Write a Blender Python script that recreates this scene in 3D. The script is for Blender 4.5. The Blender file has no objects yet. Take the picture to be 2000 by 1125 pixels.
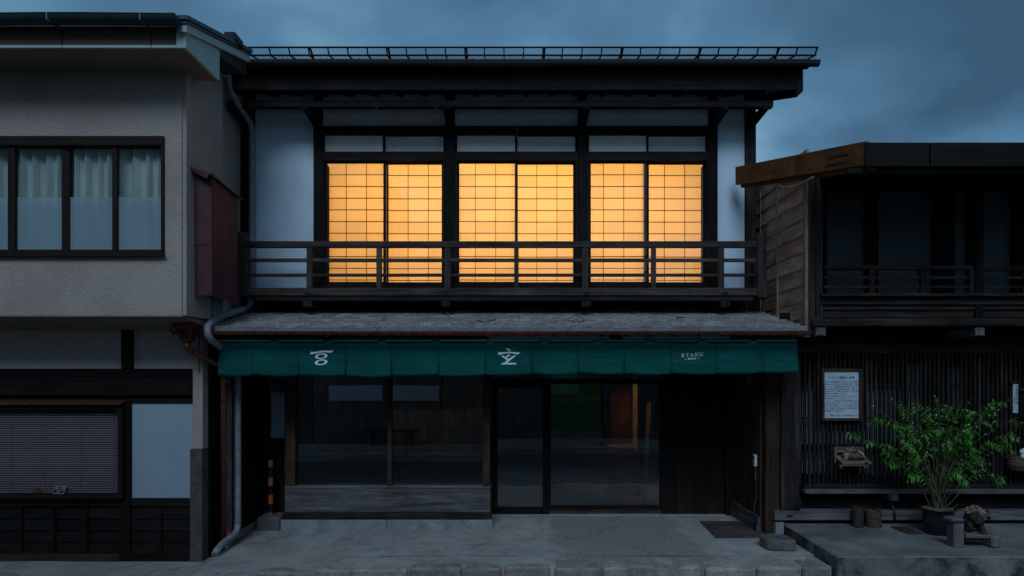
import bpy, math, random
from mathutils import Vector, Matrix, noise
R = random.Random(7)
sc = bpy.context.scene
col = sc.collection
rad = math.radians

# ------------------------------------------------------------------ camera, sky, light, exposure
D = 9.33          # camera to the upper facade plane (Y = 0)
HC = 2.02         # eye height above the door step
S = 24 / 36 * 2000
cam = bpy.data.cameras.new('camera'); co = bpy.data.objects.new('camera', cam); col.objects.link(co)
co.location = (0, -D, HC); co.rotation_euler = (rad(90), 0, 0)
cam.lens = 24; cam.sensor_width = 36; cam.shift_y = 0.08125; cam.clip_start = 0.05; cam.clip_end = 2000
sc.camera = co
sc.render.engine = 'CYCLES'
sc.cycles.use_denoising = True
sc.cycles.max_bounces = 8; sc.cycles.diffuse_bounces = 4; sc.cycles.glossy_bounces = 4
sc.cycles.transparent_max_bounces = 16; sc.cycles.transmission_bounces = 6
sc.cycles.sample_clamp_indirect = 3.0
sc.view_settings.view_transform = 'Standard'; sc.view_settings.look = 'None'
sc.view_settings.exposure = 0.0; sc.view_settings.gamma = 1.0; sc.view_settings.use_curve_mapping = False

SUN_EL, SUN_AZ = 41, 4      # brightest part of the overcast sky, behind the camera
w = bpy.data.worlds.new('World'); sc.world = w; w.use_nodes = True
nt = w.node_tree; N = nt.nodes; L = nt.links
N.clear()
out = N.new('ShaderNodeOutputWorld'); bg = N.new('ShaderNodeBackground')
sky = N.new('ShaderNodeTexSky'); sky.sky_type = 'NISHITA'; sky.sun_disc = False
sky.sun_elevation = rad(2.0); sky.sun_rotation = rad(180 + SUN_AZ); sky.air_density = 1.0; sky.dust_density = 1.5; sky.ozone_density = 4.0
tc = N.new('ShaderNodeTexCoord')
sep = N.new('ShaderNodeSeparateXYZ'); L.new(tc.outputs['Generated'], sep.inputs[0])
mx = N.new('ShaderNodeMath'); mx.operation = 'ADD'; mx.inputs[1].default_value = 0.25; L.new(sep.outputs['Z'], mx.inputs[0])
mm = N.new('ShaderNodeMath'); mm.operation = 'MAXIMUM'; mm.inputs[1].default_value = 0.08; L.new(mx.outputs[0], mm.inputs[0])
dv = N.new('ShaderNodeVectorMath'); dv.operation = 'DIVIDE'
cb = N.new('ShaderNodeCombineXYZ')
for i in range(3): L.new(mm.outputs[0], cb.inputs[i])
L.new(tc.outputs['Generated'], dv.inputs[0]); L.new(cb.outputs[0], dv.inputs[1])
mp = N.new('ShaderNodeMapping'); mp.inputs['Scale'].default_value = (0.9, 0.9, 0.6); mp.inputs['Location'].default_value = (4.2, 2.1, 0.7)
L.new(dv.outputs[0], mp.inputs[0])
nz = N.new('ShaderNodeTexNoise'); nz.inputs['Scale'].default_value = 1.75; nz.inputs['Detail'].default_value = 7; nz.inputs['Roughness'].default_value = 0.46; nz.inputs['Distortion'].default_value = 0.25
L.new(mp.outputs[0], nz.inputs['Vector'])
rp = N.new('ShaderNodeValToRGB'); e = rp.color_ramp.elements
e[0].position = 0.34; e[0].color = (0.036, 0.088, 0.150, 1)
e[1].position = 0.67; e[1].color = (0.20, 0.36, 0.51, 1)
k = e.new(0.5); k.color = (0.078, 0.180, 0.298, 1)
L.new(nz.outputs['Fac'], rp.inputs[0])
sk = N.new('ShaderNodeVectorMath'); sk.operation = 'SCALE'; sk.inputs['Scale'].default_value = 0.06
L.new(sky.outputs[0], sk.inputs[0])
mix = N.new('ShaderNodeMix'); mix.data_type = 'RGBA'; mix.inputs['Factor'].default_value = 0.93
L.new(sk.outputs[0], mix.inputs['A']); L.new(rp.outputs[0], mix.inputs['B'])
L.new(mix.outputs['Result'], bg.inputs['Color']); bg.inputs['Strength'].default_value = 1.2
L.new(bg.outputs[0], out.inputs[0])

sl = bpy.data.lights.new('sun', 'SUN'); so = bpy.data.objects.new('sun', sl); col.objects.link(so)
sl.energy = 1.35; sl.angle = rad(26); sl.color = (0.54, 0.76, 1.0)
so.rotation_euler = (rad(90 - SUN_EL), 0, rad(-SUN_AZ))

# ------------------------------------------------------------------ helpers
def P(px, y): return (px - 1000) / S * (D + y)        # photo column -> metres at depth y
def Q(py, y): return HC - (py - 725) / S * (D + y)    # photo row -> metres at depth y
WL = {}
def tag(o, label=None, cat=None, group=None, kind=None):
    if label: o['label'] = label
    if cat: o['category'] = cat
    if group: o['group'] = group
    if kind: o['kind'] = kind
    return o
def thing(name, label, cat, loc, group=None):
    o = bpy.data.objects.new(name, None); col.objects.link(o); o.location = loc; o.empty_display_size = 0.2
    WL[o.name] = Vector(loc); return tag(o, label, cat, group)

class MB:
    def __init__(s): s.v = []; s.f = []; s.sm = []
    def add(s, vs, fs, smooth=False):
        b = len(s.v); s.v += [Vector(v) for v in vs]
        for f in fs: s.f.append([b + i for i in f]); s.sm.append(smooth)
        return s
    def box(s, x0, x1, y0, y1, z0, z1):
        if x0 > x1: x0, x1 = x1, x0
        if y0 > y1: y0, y1 = y1, y0
        if z0 > z1: z0, z1 = z1, z0
        return s.add([(x0,y0,z0),(x1,y0,z0),(x1,y1,z0),(x0,y1,z0),(x0,y0,z1),(x1,y0,z1),(x1,y1,z1),(x0,y1,z1)],
                     [(3,2,1,0),(4,5,6,7),(0,1,5,4),(1,2,6,5),(2,3,7,6),(3,0,4,7)])
    def hexa(s, p):   # 8 corners in the order of box()
        return s.add(p, [(3,2,1,0),(4,5,6,7),(0,1,5,4),(1,2,6,5),(2,3,7,6),(3,0,4,7)])
    def beam(s, a, b, wd, ht, up=(0,0,1)):
        a = Vector(a); b = Vector(b); d = (b - a).normalized(); up = Vector(up)
        sd = d.cross(up)
        if sd.length < 1e-4: sd = d.cross(Vector((0,1,0)))
        sd.normalize(); u = sd.cross(d).normalized()
        sd *= wd / 2; u *= ht / 2
        return s.hexa([a-sd-u, a+sd-u, b+sd-u, b-sd-u, a-sd+u, a+sd+u, b+sd+u, b-sd+u])
    def tube(s, pts, r, n=10, cap=True):
        pts = [Vector(p) for p in pts]; rs = r if isinstance(r, (list, tuple)) else [r] * len(pts)
        base = len(s.v); prev = None
        for i, p in enumerate(pts):
            d = (pts[min(i+1, len(pts)-1)] - pts[max(i-1, 0)]).normalized()
            if prev is None:
                a = d.cross(Vector((0,0,1)))
                if a.length < 0.05: a = d.cross(Vector((0,1,0)))
            else: a = prev - d * prev.dot(d)
            a.normalize(); prev = a; b = d.cross(a)
            for k in range(n):
                t = 2 * math.pi * k / n; s.v.append(p + (a * math.cos(t) + b * math.sin(t)) * rs[i])
        for i in range(len(pts) - 1):
            for k in range(n):
                k2 = (k + 1) % n
                s.f.append([base+i*n+k, base+i*n+k2, base+(i+1)*n+k2, base+(i+1)*n+k]); s.sm.append(n > 4)
        if cap:
            s.f.append([base + k for k in reversed(range(n))]); s.sm.append(False)
            s.f.append([base + (len(pts)-1)*n + k for k in range(n)]); s.sm.append(False)
        return s
    def lathe(s, prof, c, n=20, sx=1, sy=1, jit=0.0, seed=0):
        base = len(s.v); c = Vector(c)
        for i, (r, z) in enumerate(prof):
            for k in range(n):
                t = 2 * math.pi * k / n
                j = 1 + jit * noise.noise(Vector((math.cos(t)*1.7, math.sin(t)*1.7, z*4 + seed)))
                s.v.append(c + Vector((math.cos(t) * r * sx * j, math.sin(t) * r * sy * j, z)))
        for i in range(len(prof) - 1):
            for k in range(n):
                k2 = (k + 1) % n
                s.f.append([base+i*n+k, base+i*n+k2, base+(i+1)*n+k2, base+(i+1)*n+k]); s.sm.append(True)
        nb = len(s.v); s.v += [Vector(s.v[base + k]) for k in range(n)] + [Vector(s.v[base + (len(prof)-1)*n + k]) for k in range(n)]
        s.f.append([nb + k for k in reversed(range(n))]); s.sm.append(False)
        s.f.append([nb + n + k for k in range(n)]); s.sm.append(False)
        return s
    def grid(s, fn, nu, nv, smooth=True):
        base = len(s.v)
        for j in range(nv + 1):
            for i in range(nu + 1): s.v.append(Vector(fn(i / nu, j / nv)))
        for j in range(nv):
            for i in range(nu):
                a = base + j * (nu + 1) + i
                s.f.append([a, a + 1, a + nu + 2, a + nu + 1]); s.sm.append(smooth)
        return s
    def prism(s, pts, y0, y1):            # outline of (x, z), CCW seen from the front (-Y)
        n = len(pts)
        vs = [(x, y0, z) for x, z in pts] + [(x, y1, z) for x, z in pts]
        fs = [list(range(n)), list(reversed(range(n, 2 * n)))] + [[i, n + i, n + (i+1) % n, (i+1) % n] for i in range(n)]
        return s.add(vs, fs)
    def prism_up(s, pts, z0, z1):         # outline of (x, y)
        n = len(pts)
        vs = [(x, y, z0) for x, y in pts] + [(x, y, z1) for x, y in pts]
        fs = [list(reversed(range(n))), list(range(n, 2 * n))] + [[i, (i+1) % n, n + (i+1) % n, n + i] for i in range(n)]
        return s.add(vs, fs)
    def build(s, name, mat, parent=None, bevel=0, label=None, base=False):
        lo = Vector([min(v[i] for v in s.v) for i in range(3)]); hi = Vector([max(v[i] for v in s.v) for i in range(3)])
        c = (lo + hi) / 2
        if base: c.z = lo.z
        me = bpy.data.meshes.new(name); me.from_pydata([v - c for v in s.v], [], s.f); me.update()
        me.polygons.foreach_set('use_smooth', s.sm)
        me.materials.append(mat)
        o = bpy.data.objects.new(name, me); col.objects.link(o)
        o.location = c - (WL[parent.name] if parent else Vector())
        WL[o.name] = c
        if parent: o.parent = parent
        if bevel:
            b = o.modifiers.new('bevel', 'BEVEL'); b.width = bevel; b.segments = 1; b.limit_method = 'ANGLE'
        if label: o['label'] = label
        return o
def B(name, mat, parent, x0, x1, y0, y1, z0, z1, bevel=0, label=None):
    return MB().box(x0, x1, y0, y1, z0, z1).build(name, mat, parent, bevel, label)
def copy_at(o, d, parent=None, mesh=None):
    c = o.copy(); col.objects.link(c); c.location = o.location + Vector(d); c.parent = parent or o.parent
    WL[c.name] = WL[o.name] + Vector(d)
    for ch in list(o.children):
        k = ch.copy(); col.objects.link(k); k.parent = c; WL[k.name] = WL[ch.name] + Vector(d)
    return c

# ------------------------------------------------------------------ materials
def newmat(name):
    m = bpy.data.materials.new(name); m.use_nodes = True
    nt = m.node_tree; b = nt.nodes['Principled BSDF']
    return m, nt.nodes, nt.links, b
def ramp(N, stops):
    r = N.new('ShaderNodeValToRGB'); e = r.color_ramp.elements
    e[0].position = stops[0][0]; e[0].color = (*stops[0][1], 1)
    e[1].position = stops[-1][0]; e[1].color = (*stops[-1][1], 1)
    for p, c in stops[1:-1]:
        k = e.new(p); k.color = (*c, 1)
    return r
def coords(N, L, scale, world=False, rnd=True):
    if world:
        g = N.new('ShaderNodeNewGeometry'); src = g.outputs['Position']
    else:
        t = N.new('ShaderNodeTexCoord'); src = t.outputs['Object']
    if rnd and not world:
        oi = N.new('ShaderNodeObjectInfo'); ml = N.new('ShaderNodeMath'); ml.operation = 'MULTIPLY'; ml.inputs[1].default_value = 37.0
        L.new(oi.outputs['Random'], ml.inputs[0]); ad = N.new('ShaderNodeVectorMath'); ad.operation = 'ADD'
        L.new(src, ad.inputs[0]); L.new(ml.outputs[0], ad.inputs[1]); src = ad.outputs[0]
    m = N.new('ShaderNodeMapping'); m.inputs['Scale'].default_value = scale; L.new(src, m.inputs[0])
    return m.outputs[0]
def noise_n(N, L, vec, scale, detail=6, rough=0.6, dist=0.0):
    n = N.new('ShaderNodeTexNoise'); n.inputs['Scale'].default_value = scale; n.inputs['Detail'].default_value = detail
    n.inputs['Roughness'].default_value = rough; n.inputs['Distortion'].default_value = dist; L.new(vec, n.inputs['Vector']); return n.outputs['Fac']
def mixc(N, L, fac, a, b, mode='MIX'):
    m = N.new('ShaderNodeMix'); m.data_type = 'RGBA'; m.blend_type = mode
    if isinstance(fac, float): m.inputs['Factor'].default_value = fac
    else: L.new(fac, m.inputs['Factor'])
    for k, x in (('A', a), ('B', b)):
        if isinstance(x, tuple): m.inputs[k].default_value = (*x, 1)
        else: L.new(x, m.inputs[k])
    return m.outputs['Result']
def bump(N, L, h, bsdf, strength, dist=0.01):
    b = N.new('ShaderNodeBump'); b.inputs['Strength'].default_value = strength; b.inputs['Distance'].default_value = dist
    L.new(h, b.inputs['Height']); L.new(b.outputs[0], bsdf.inputs['Normal'])
def vary(N, L, colr, amt=0.35):
    oi = N.new('ShaderNodeObjectInfo'); mr = N.new('ShaderNodeMapRange'); mr.inputs['To Min'].default_value = 1 - amt; mr.inputs['To Max'].default_value = 1 + amt
    L.new(oi.outputs['Random'], mr.inputs[0])
    v = N.new('ShaderNodeVectorMath'); v.operation = 'SCALE'; L.new(colr, v.inputs[0]); L.new(mr.outputs[0], v.inputs['Scale'])
    return v.outputs[0]
def wood(name, dark, light, axis='x', rough=0.75, amt=0.25, b=0.35, spec=0.12, wear=None, fine=1.0):
    m, N, L, p = newmat(name)
    sc_ = {'x': (0.6, 14, 14), 'y': (14, 0.6, 14), 'z': (14, 14, 0.6)}[axis]
    v = coords(N, L, tuple(c * fine for c in sc_))
    n1 = noise_n(N, L, v, 2.2, 8, 0.65, 0.6)
    v2 = coords(N, L, (1, 1, 1)); n2 = noise_n(N, L, v2, 2.3, 5, 0.6)
    r = ramp(N, [(0.34, dark), (0.66, light)]); L.new(n1, r.inputs[0])
    c = r.outputs[0]
    r2 = ramp(N, [(0.35, (0.62, 0.62, 0.62)), (0.7, (1.25, 1.2, 1.15))]); L.new(n2, r2.inputs[0])
    c = mixc(N, L, 1.0, c, r2.outputs[0], 'MULTIPLY')
    if wear:
        v3 = coords(N, L, tuple(0.35 * c_ if c_ > 5 else c_ for c_ in sc_)); n3 = noise_n(N, L, v3, 2.0, 7, 0.7)
        r3 = ramp(N, [(0.52, (0, 0, 0)), (0.74, (1, 1, 1))]); L.new(n3, r3.inputs[0]); c = mixc(N, L, r3.outputs[0], c, wear)
    L.new(vary(N, L, c, amt), p.inputs['Base Color'])
    p.inputs['Roughness'].default_value = rough; p.inputs['Specular IOR Level'].default_value = spec
    bump(N, L, n1, p, b, 0.006)
    return m
def simple(name, c, rough=0.5, metal=0.0, spec=0.5, nscale=12, namt=0.2, b=0.0, world=False):
    m, N, L, p = newmat(name)
    v = coords(N, L, (1, 1, 1), world); n = noise_n(N, L, v, nscale, 5, 0.6)
    a = tuple(x * (1 - namt) for x in c); z = tuple(x * (1 + namt) for x in c)
    r = ramp(N, [(0.35, a), (0.65, z)]); L.new(n, r.inputs[0]); L.new(r.outputs[0], p.inputs['Base Color'])
    p.inputs['Roughness'].default_value = rough; p.inputs['Metallic'].default_value = metal; p.inputs['Specular IOR Level'].default_value = spec
    if b: bump(N, L, n, p, b, 0.01)
    return m
def plaster(name, c, dirt, fine=0.0, bs=60, rough=0.85, speck=0.0):
    m, N, L, p = newmat(name)
    v = coords(N, L, (1, 1, 1), True)
    n1 = noise_n(N, L, v, 1.6, 6, 0.62); n2 = noise_n(N, L, v, 22, 4, 0.7)
    vs = coords(N, L, (9, 9, 0.55), True); n3 = noise_n(N, L, vs, 1.3, 5, 0.6)
    r1 = ramp(N, [(0.38, (0, 0, 0)), (0.75, (1, 1, 1))]); L.new(n1, r1.inputs[0])
    c1 = mixc(N, L, r1.outputs[0], c, dirt)
    r3 = ramp(N, [(0.56, (1, 1, 1)), (0.85, (0.86, 0.85, 0.84))]); L.new(n3, r3.inputs[0])
    c2 = mixc(N, L, 1.0, c1, r3.outputs[0], 'MULTIPLY')
    r2 = ramp(N, [(0.70, (1, 1, 1)), (0.80, (0.62, 0.6, 0.58))]); L.new(n2, r2.inputs[0])
    c3 = mixc(N, L, 1.0, c2, r2.outputs[0], 'MULTIPLY')
    if speck:
        n5 = noise_n(N, L, v, bs * .8, 3, 0.7); r5 = ramp(N, [(0.35, (1 - speck,) * 3), (0.62, (1 + speck * .5,) * 3)]); L.new(n5, r5.inputs[0])
        c3 = mixc(N, L, 1.0, c3, r5.outputs[0], 'MULTIPLY')
    L.new(c3, p.inputs['Base Color']); p.inputs['Roughness'].default_value = rough; p.inputs['Specular IOR Level'].default_value = 0.15
    if fine:
        nb = noise_n(N, L, v, bs, 4, 0.6); bump(N, L, nb, p, fine, 0.012)
    return m
def concrete(name, c, dark, moss=None, patch=None, b=0.25, crack=0.0):
    m, N, L, p = newmat(name)
    v = coords(N, L, (1, 1, 1), True)
    n1 = noise_n(N, L, v, 0.9, 7, 0.62, 0.4); n2 = noise_n(N, L, v, 5.5, 7, 0.7); n3 = noise_n(N, L, v, 70, 3, 0.7)
    r1 = ramp(N, [(0.36, dark), (0.62, c)]); L.new(n1, r1.inputs[0])
    r2 = ramp(N, [(0.30, (0.72, 0.72, 0.73)), (0.55, (1, 1, 1)), (0.75, (1.12, 1.11, 1.10))]); L.new(n2, r2.inputs[0])
    cc = mixc(N, L, 1.0, r1.outputs[0], r2.outputs[0], 'MULTIPLY')
    r3 = ramp(N, [(0.3, (0.6, 0.6, 0.6)), (0.6, (1.1, 1.1, 1.1))]); L.new(n3, r3.inputs[0])
    cc = mixc(N, L, 0.7, cc, r3.outputs[0], 'MULTIPLY')
    if patch:      # a repaired area with its own outline, between two X values
        x0, x1, pc = patch
        sp = N.new('ShaderNodeSeparateXYZ'); L.new(v, sp.inputs[0])
        ns = noise_n(N, L, v, 2.2, 6, 0.6); ad = N.new('ShaderNodeMath'); ad.operation = 'MULTIPLY_ADD'; ad.inputs[1].default_value = 1.3
        L.new(ns, ad.inputs[0]); L.new(sp.outputs['X'], ad.inputs[2])
        rr = N.new('ShaderNodeMapRange'); rr.inputs['From Min'].default_value = x0 - 1; rr.inputs['From Max'].default_value = x1 + 2; L.new(ad.outputs[0], rr.inputs[0])
        w_ = x1 + 2 - x0 + 1; a = (x0 + .65 - x0 + 1) / w_; z = (x1 + .65 - x0 + 1) / w_
        rm = ramp(N, [(a - .012, (0, 0, 0)), (a + .012, (1, 1, 1)), (z - .02, (1, 1, 1)), (z + .02, (0, 0, 0))]); L.new(rr.outputs[0], rm.inputs[0])
        vo = N.new('ShaderNodeTexVoronoi'); vo.inputs['Scale'].default_value = 42; L.new(v, vo.inputs['Vector'])
        rv = ramp(N, [(0.0, tuple(x * 0.55 for x in pc)), (0.35, pc), (1.0, tuple(x * 1.3 for x in pc))]); L.new(vo.outputs['Distance'], rv.inputs[0])
        cc = mixc(N, L, rm.outputs[0], cc, rv.outputs[0])
    if crack:
        nv = N.new('ShaderNodeVectorMath'); nv.operation = 'ADD'
        nn = N.new('ShaderNodeTexNoise'); nn.inputs['Scale'].default_value = 3; nn.inputs['Detail'].default_value = 6; L.new(v, nn.inputs['Vector'])
        sc2 = N.new('ShaderNodeVectorMath'); sc2.operation = 'SCALE'; sc2.inputs['Scale'].default_value = 0.5; L.new(nn.outputs['Color'], sc2.inputs[0])
        L.new(v, nv.inputs[0]); L.new(sc2.outputs[0], nv.inputs[1])
        vo = N.new('ShaderNodeTexVoronoi'); vo.feature = 'DISTANCE_TO_EDGE'; vo.inputs['Scale'].default_value = 0.36; L.new(nv.outputs[0], vo.inputs['Vector'])
        rc = ramp(N, [(0.003, (1 - crack,) * 3), (0.009, (1, 1, 1))]); L.new(vo.outputs['Distance'], rc.inputs[0])
        cc = mixc(N, L, 1.0, cc, rc.outputs[0], 'MULTIPLY')
    if moss:
        ns = noise_n(N, L, v, 2.4, 6, 0.7); rm = ramp(N, [(0.46, (0, 0, 0)), (0.60, (1, 1, 1))]); L.new(ns, rm.inputs[0])
        g = N.new('ShaderNodeNewGeometry'); sp = N.new('ShaderNodeSeparateXYZ'); L.new(g.outputs['Normal'], sp.inputs[0])
        rn = ramp(N, [(0.2, (1, 1, 1)), (0.6, (0, 0, 0))]); L.new(sp.outputs['Z'], rn.inputs[0])
        ff = mixc(N, L, 1.0, rm.outputs[0], rn.outputs[0], 'MULTIPLY'); cc = mixc(N, L, ff, cc, moss)
    L.new(cc, p.inputs['Base Color']); p.inputs['Roughness'].default_value = 0.9; p.inputs['Specular IOR Level'].default_value = 0.2
    a = N.new('ShaderNodeMath'); a.operation = 'ADD'; L.new(n2, a.inputs[0]); L.new(n3, a.inputs[1])
    bump(N, L, a.outputs[0], p, b, 0.012)
    return m
def glass(name, tint=(0.95, 0.97, 0.97), refl=0.0, k=1.5):
    m, N, L, p = newmat(name); N.remove(p); o = N['Material Output']
    t = N.new('ShaderNodeBsdfTransparent'); t.inputs[0].default_value = (*tint, 1)
    g = N.new('ShaderNodeBsdfGlossy'); g.inputs['Roughness'].default_value = 0.0
    v = coords(N, L, (1, 1, 1), True); n = noise_n(N, L, v, 1.1, 2, 0.5); bp = N.new('ShaderNodeBump'); bp.inputs['Strength'].default_value = 0.04; bp.inputs['Distance'].default_value = 0.02
    L.new(n, bp.inputs['Height']); L.new(bp.outputs[0], g.inputs['Normal'])
    f = N.new('ShaderNodeFresnel'); f.inputs['IOR'].default_value = 1.52
    a = N.new('ShaderNodeMath'); a.operation = 'MULTIPLY_ADD'; a.inputs[1].default_value = k; a.inputs[2].default_value = refl; L.new(f.outputs[0], a.inputs[0])
    x = N.new('ShaderNodeMixShader'); L.new(a.outputs[0], x.inputs[0]); L.new(t.outputs[0], x.inputs[1]); L.new(g.outputs[0], x.inputs[2])
    L.new(x.outputs[0], o.inputs[0]); return m
def translucent(name, c, share=0.6, nscale=30, namt=0.06):
    m, N, L, p = newmat(name); N.remove(p); o = N['Material Output']
    v = coords(N, L, (1, 1, 1), True); n = noise_n(N, L, v, nscale, 6, 0.7)
    r = ramp(N, [(0.3, tuple(x * (1 - namt) for x in c)), (0.7, tuple(min(1, x * (1 + namt)) for x in c))]); L.new(n, r.inputs[0])
    cc = vary(N, L, r.outputs[0], 0.035)
    d = N.new('ShaderNodeBsdfDiffuse'); t = N.new('ShaderNodeBsdfTranslucent'); L.new(cc, d.inputs[0]); L.new(cc, t.inputs[0])
    x = N.new('ShaderNodeMixShader'); x.inputs[0].default_value = share; L.new(d.outputs[0], x.inputs[1]); L.new(t.outputs[0], x.inputs[2])
    L.new(x.outputs[0], o.inputs[0]); return m
def frosted(name, c, share=0.45):
    m, N, L, p = newmat(name); o = N['Material Output']
    v = coords(N, L, (1, 1, 1), True); n = noise_n(N, L, v, 1.5, 4, 0.6)
    r = ramp(N, [(0.3, tuple(x * .9 for x in c)), (0.7, tuple(x * 1.1 for x in c))]); L.new(n, r.inputs[0]); L.new(r.outputs[0], p.inputs['Base Color'])
    p.inputs['Roughness'].default_value = 0.5; p.inputs['Specular IOR Level'].default_value = 0.3
    t = N.new('ShaderNodeBsdfTransparent'); x = N.new('ShaderNodeMixShader'); x.inputs[0].default_value = share
    L.new(p.outputs[0], x.inputs[1]); L.new(t.outputs[0], x.inputs[2]); L.new(x.outputs[0], o.inputs[0]); return m
def cloth(name, c):
    m, N, L, p = newmat(name)
    v = coords(N, L, (3, 3, 40), True); n = noise_n(N, L, v, 3, 6, 0.7)
    v2 = coords(N, L, (1, 1, 1), True); n2 = noise_n(N, L, v2, 2.5, 5, 0.6)
    r = ramp(N, [(0.3, tuple(x * 0.75 for x in c)), (0.7, tuple(x * 1.3 for x in c))]); L.new(n, r.inputs[0])
    r2 = ramp(N, [(0.3, (0.85,) * 3), (0.7, (1.15,) * 3)]); L.new(n2, r2.inputs[0])
    L.new(mixc(N, L, 1.0, r.outputs[0], r2.outputs[0], 'MULTIPLY'), p.inputs['Base Color']); p.inputs['Roughness'].default_value = 0.95; p.inputs['Specular IOR Level'].default_value = 0.1
    v3 = coords(N, L, (1.2, 1, 5), True); n3 = noise_n(N, L, v3, 4.5, 4, 0.6, 0.8); bump(N, L, n3, p, 0.55, 0.02)
    return m
def stone(name, c, c2, scale=40, rough=0.85, b=0.4):
    m, N, L, p = newmat(name)
    v = coords(N, L, (1, 1, 1)); n = noise_n(N, L, v, scale, 6, 0.75); n2 = noise_n(N, L, v, 5, 5, 0.6)
    r = ramp(N, [(0.36, c2), (0.62, c)]); L.new(n, r.inputs[0]); r2 = ramp(N, [(0.3, (0.65,) * 3), (0.7, (1.2,) * 3)]); L.new(n2, r2.inputs[0])
    L.new(vary(N, L, mixc(N, L, 1.0, r.outputs[0], r2.outputs[0], 'MULTIPLY'), 0.24), p.inputs['Base Color']); p.inputs['Roughness'].default_value = rough; p.inputs['Specular IOR Level'].default_value = 0.25
    a = N.new('ShaderNodeMath'); a.operation = 'ADD'; L.new(n, a.inputs[0]); L.new(n2, a.inputs[1]); bump(N, L, a.outputs[0], p, b, 0.015)
    return m

DK = ((0.013, 0.0095, 0.008), (0.040, 0.029, 0.023))
BK = ((0.008, 0.006, 0.005), (0.020, 0.0145, 0.012))
M = {}
for ax in 'xyz':
    M['dark_' + ax] = wood('dark_timber_' + ax, DK[0], DK[1], ax)
    M['black_' + ax] = wood('black_timber_' + ax, BK[0], BK[1], ax)
    M['rail_' + ax] = wood('weathered_rail_' + ax, (0.034, 0.024, 0.020), (0.100, 0.076, 0.064), ax, b=0.6)
    M['brown_' + ax] = wood('brown_timber_' + ax, (0.030, 0.017, 0.011), (0.085, 0.047, 0.030), ax)
    M['grey_' + ax] = wood('grey_weathered_timber_' + ax, (0.07, 0.062, 0.062), (0.20, 0.175, 0.17), ax, b=0.6, wear=(0.28, 0.25, 0.245))
    M['old_' + ax] = wood('old_dark_timber_' + ax, (0.013, 0.0085, 0.007), (0.046, 0.033, 0.027), ax, b=0.7, wear=(0.085, 0.072, 0.066))
M['red_board'] = wood('red_brown_board', (0.035, 0.010, 0.005), (0.08, 0.025, 0.010), 'z')
for ax in 'xz': M['shelf_' + ax] = wood('reddish_shelf_wood_' + ax, (0.13, 0.080, 0.062), (0.27, 0.175, 0.14), ax)
M['slat'] = wood('dark_lattice_wood', (0.008, 0.0055, 0.0045), (0.030, 0.021, 0.017), 'z', b=0.7, amt=0.4, wear=(0.06, 0.048, 0.042))
M['siding'] = wood('cedar_siding', (0.36, 0.175, 0.115), (0.62, 0.36, 0.26), 'y', b=0.5, wear=(0.62, 0.44, 0.36), amt=0.22, fine=1.2)
M['barge'] = wood('new_cedar_board', (0.11, 0.040, 0.014), (0.22, 0.085, 0.032), 'y', amt=0.12, b=0.2)
M['batten'] = wood('pale_batten', (0.16, 0.12, 0.09), (0.34, 0.27, 0.21), 'z')
M['shingle'] = wood('roof_shingle_wood', (0.22, 0.20, 0.185), (0.36, 0.33, 0.31), 'y', rough=0.85, amt=0.10, b=0.4, wear=(0.48, 0.455, 0.43))
M['plaster'] = plaster('white_plaster', (0.70, 0.76, 0.83), (0.60, 0.63, 0.67))
M['plaster_bounce'] = plaster('bounce_tinted_plaster', (0.82, 0.77, 0.73), (0.68, 0.62, 0.58))  # white plaster with warm bounce light under the eave put into its colour
M['plaster_beige'] = plaster('beige_plaster', (0.60, 0.47, 0.42), (0.50, 0.38, 0.34))
M['plaster_grey'] = plaster('blue_grey_plaster', (0.36, 0.40, 0.44), (0.31, 0.34, 0.37))
M['stucco'] = plaster('grey_stucco', (0.45, 0.345, 0.285), (0.35, 0.265, 0.215), 1.0, 45, speck=0.08)
M['stucco_pale'] = plaster('pale_boxed_eave', (0.50, 0.55, 0.52), (0.42, 0.46, 0.44), 0.05, 60)
M['soffit'] = plaster('soffit_board', (0.32, 0.23, 0.17), (0.24, 0.175, 0.13), 0.1, 60)
M['fascia_brown'] = plaster('brown_fascia_board', (0.13, 0.09, 0.065), (0.10, 0.07, 0.05), 0.1, 60)
M['pebble'] = stone('pebble_dash', (0.16, 0.12, 0.10), (0.035, 0.028, 0.026), 90, b=0.9)
M['metal_dark'] = simple('dark_painted_metal', (0.010, 0.011, 0.013), 0.5, spec=0.2)
M['roof_dark'] = simple('dark_roof_metal', (0.010, 0.013, 0.017), 0.6, spec=0.2)
M['roof_green'] = simple('dark_green_roof_metal', (0.016, 0.035, 0.034), 0.4)
M['bronze'] = simple('bronze_window_frame', (0.020, 0.011, 0.007), 0.5, spec=0.15)
M['copper'] = simple('aged_copper', (0.20, 0.062, 0.036), 0.42, 0.55, nscale=18, namt=0.45)
M['gutter'] = simple('brown_plastic_gutter', (0.045, 0.028, 0.024), 0.5)
M['pvc'] = simple('grey_plastic_pipe', (0.25, 0.225, 0.245), 0.5, namt=0.25)
M['red_metal'] = simple('dark_red_sheet_metal', (0.070, 0.012, 0.016), 0.5, namt=0.35, nscale=5)
M['grey_metal'] = simple('grey_corrugated_metal', (0.17, 0.18, 0.19), 0.5)
M['alu'] = simple('aluminium_track', (0.5, 0.52, 0.55), 0.35, 0.6)
M['glass'] = glass('window_glass')
M['glass_clear'] = glass('clear_window_glass', (0.97, 0.98, 0.98), 0.0, 0.75)
M['glass_street'] = glass('street_window_glass', (0.80, 0.84, 0.84), 0.025, 3.3)
M['glass_dim'] = frosted('dusty_window_glass', (0.15, 0.17, 0.17), 0.25)  # even grey surface colour mixed with clear glass
M['glass_dark'] = glass('smoked_glass', (0.72, 0.76, 0.76), 0.02)
M['paper'] = translucent('shoji_paper', (0.88, 0.80, 0.66), 0.5, namt=0.03)
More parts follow.
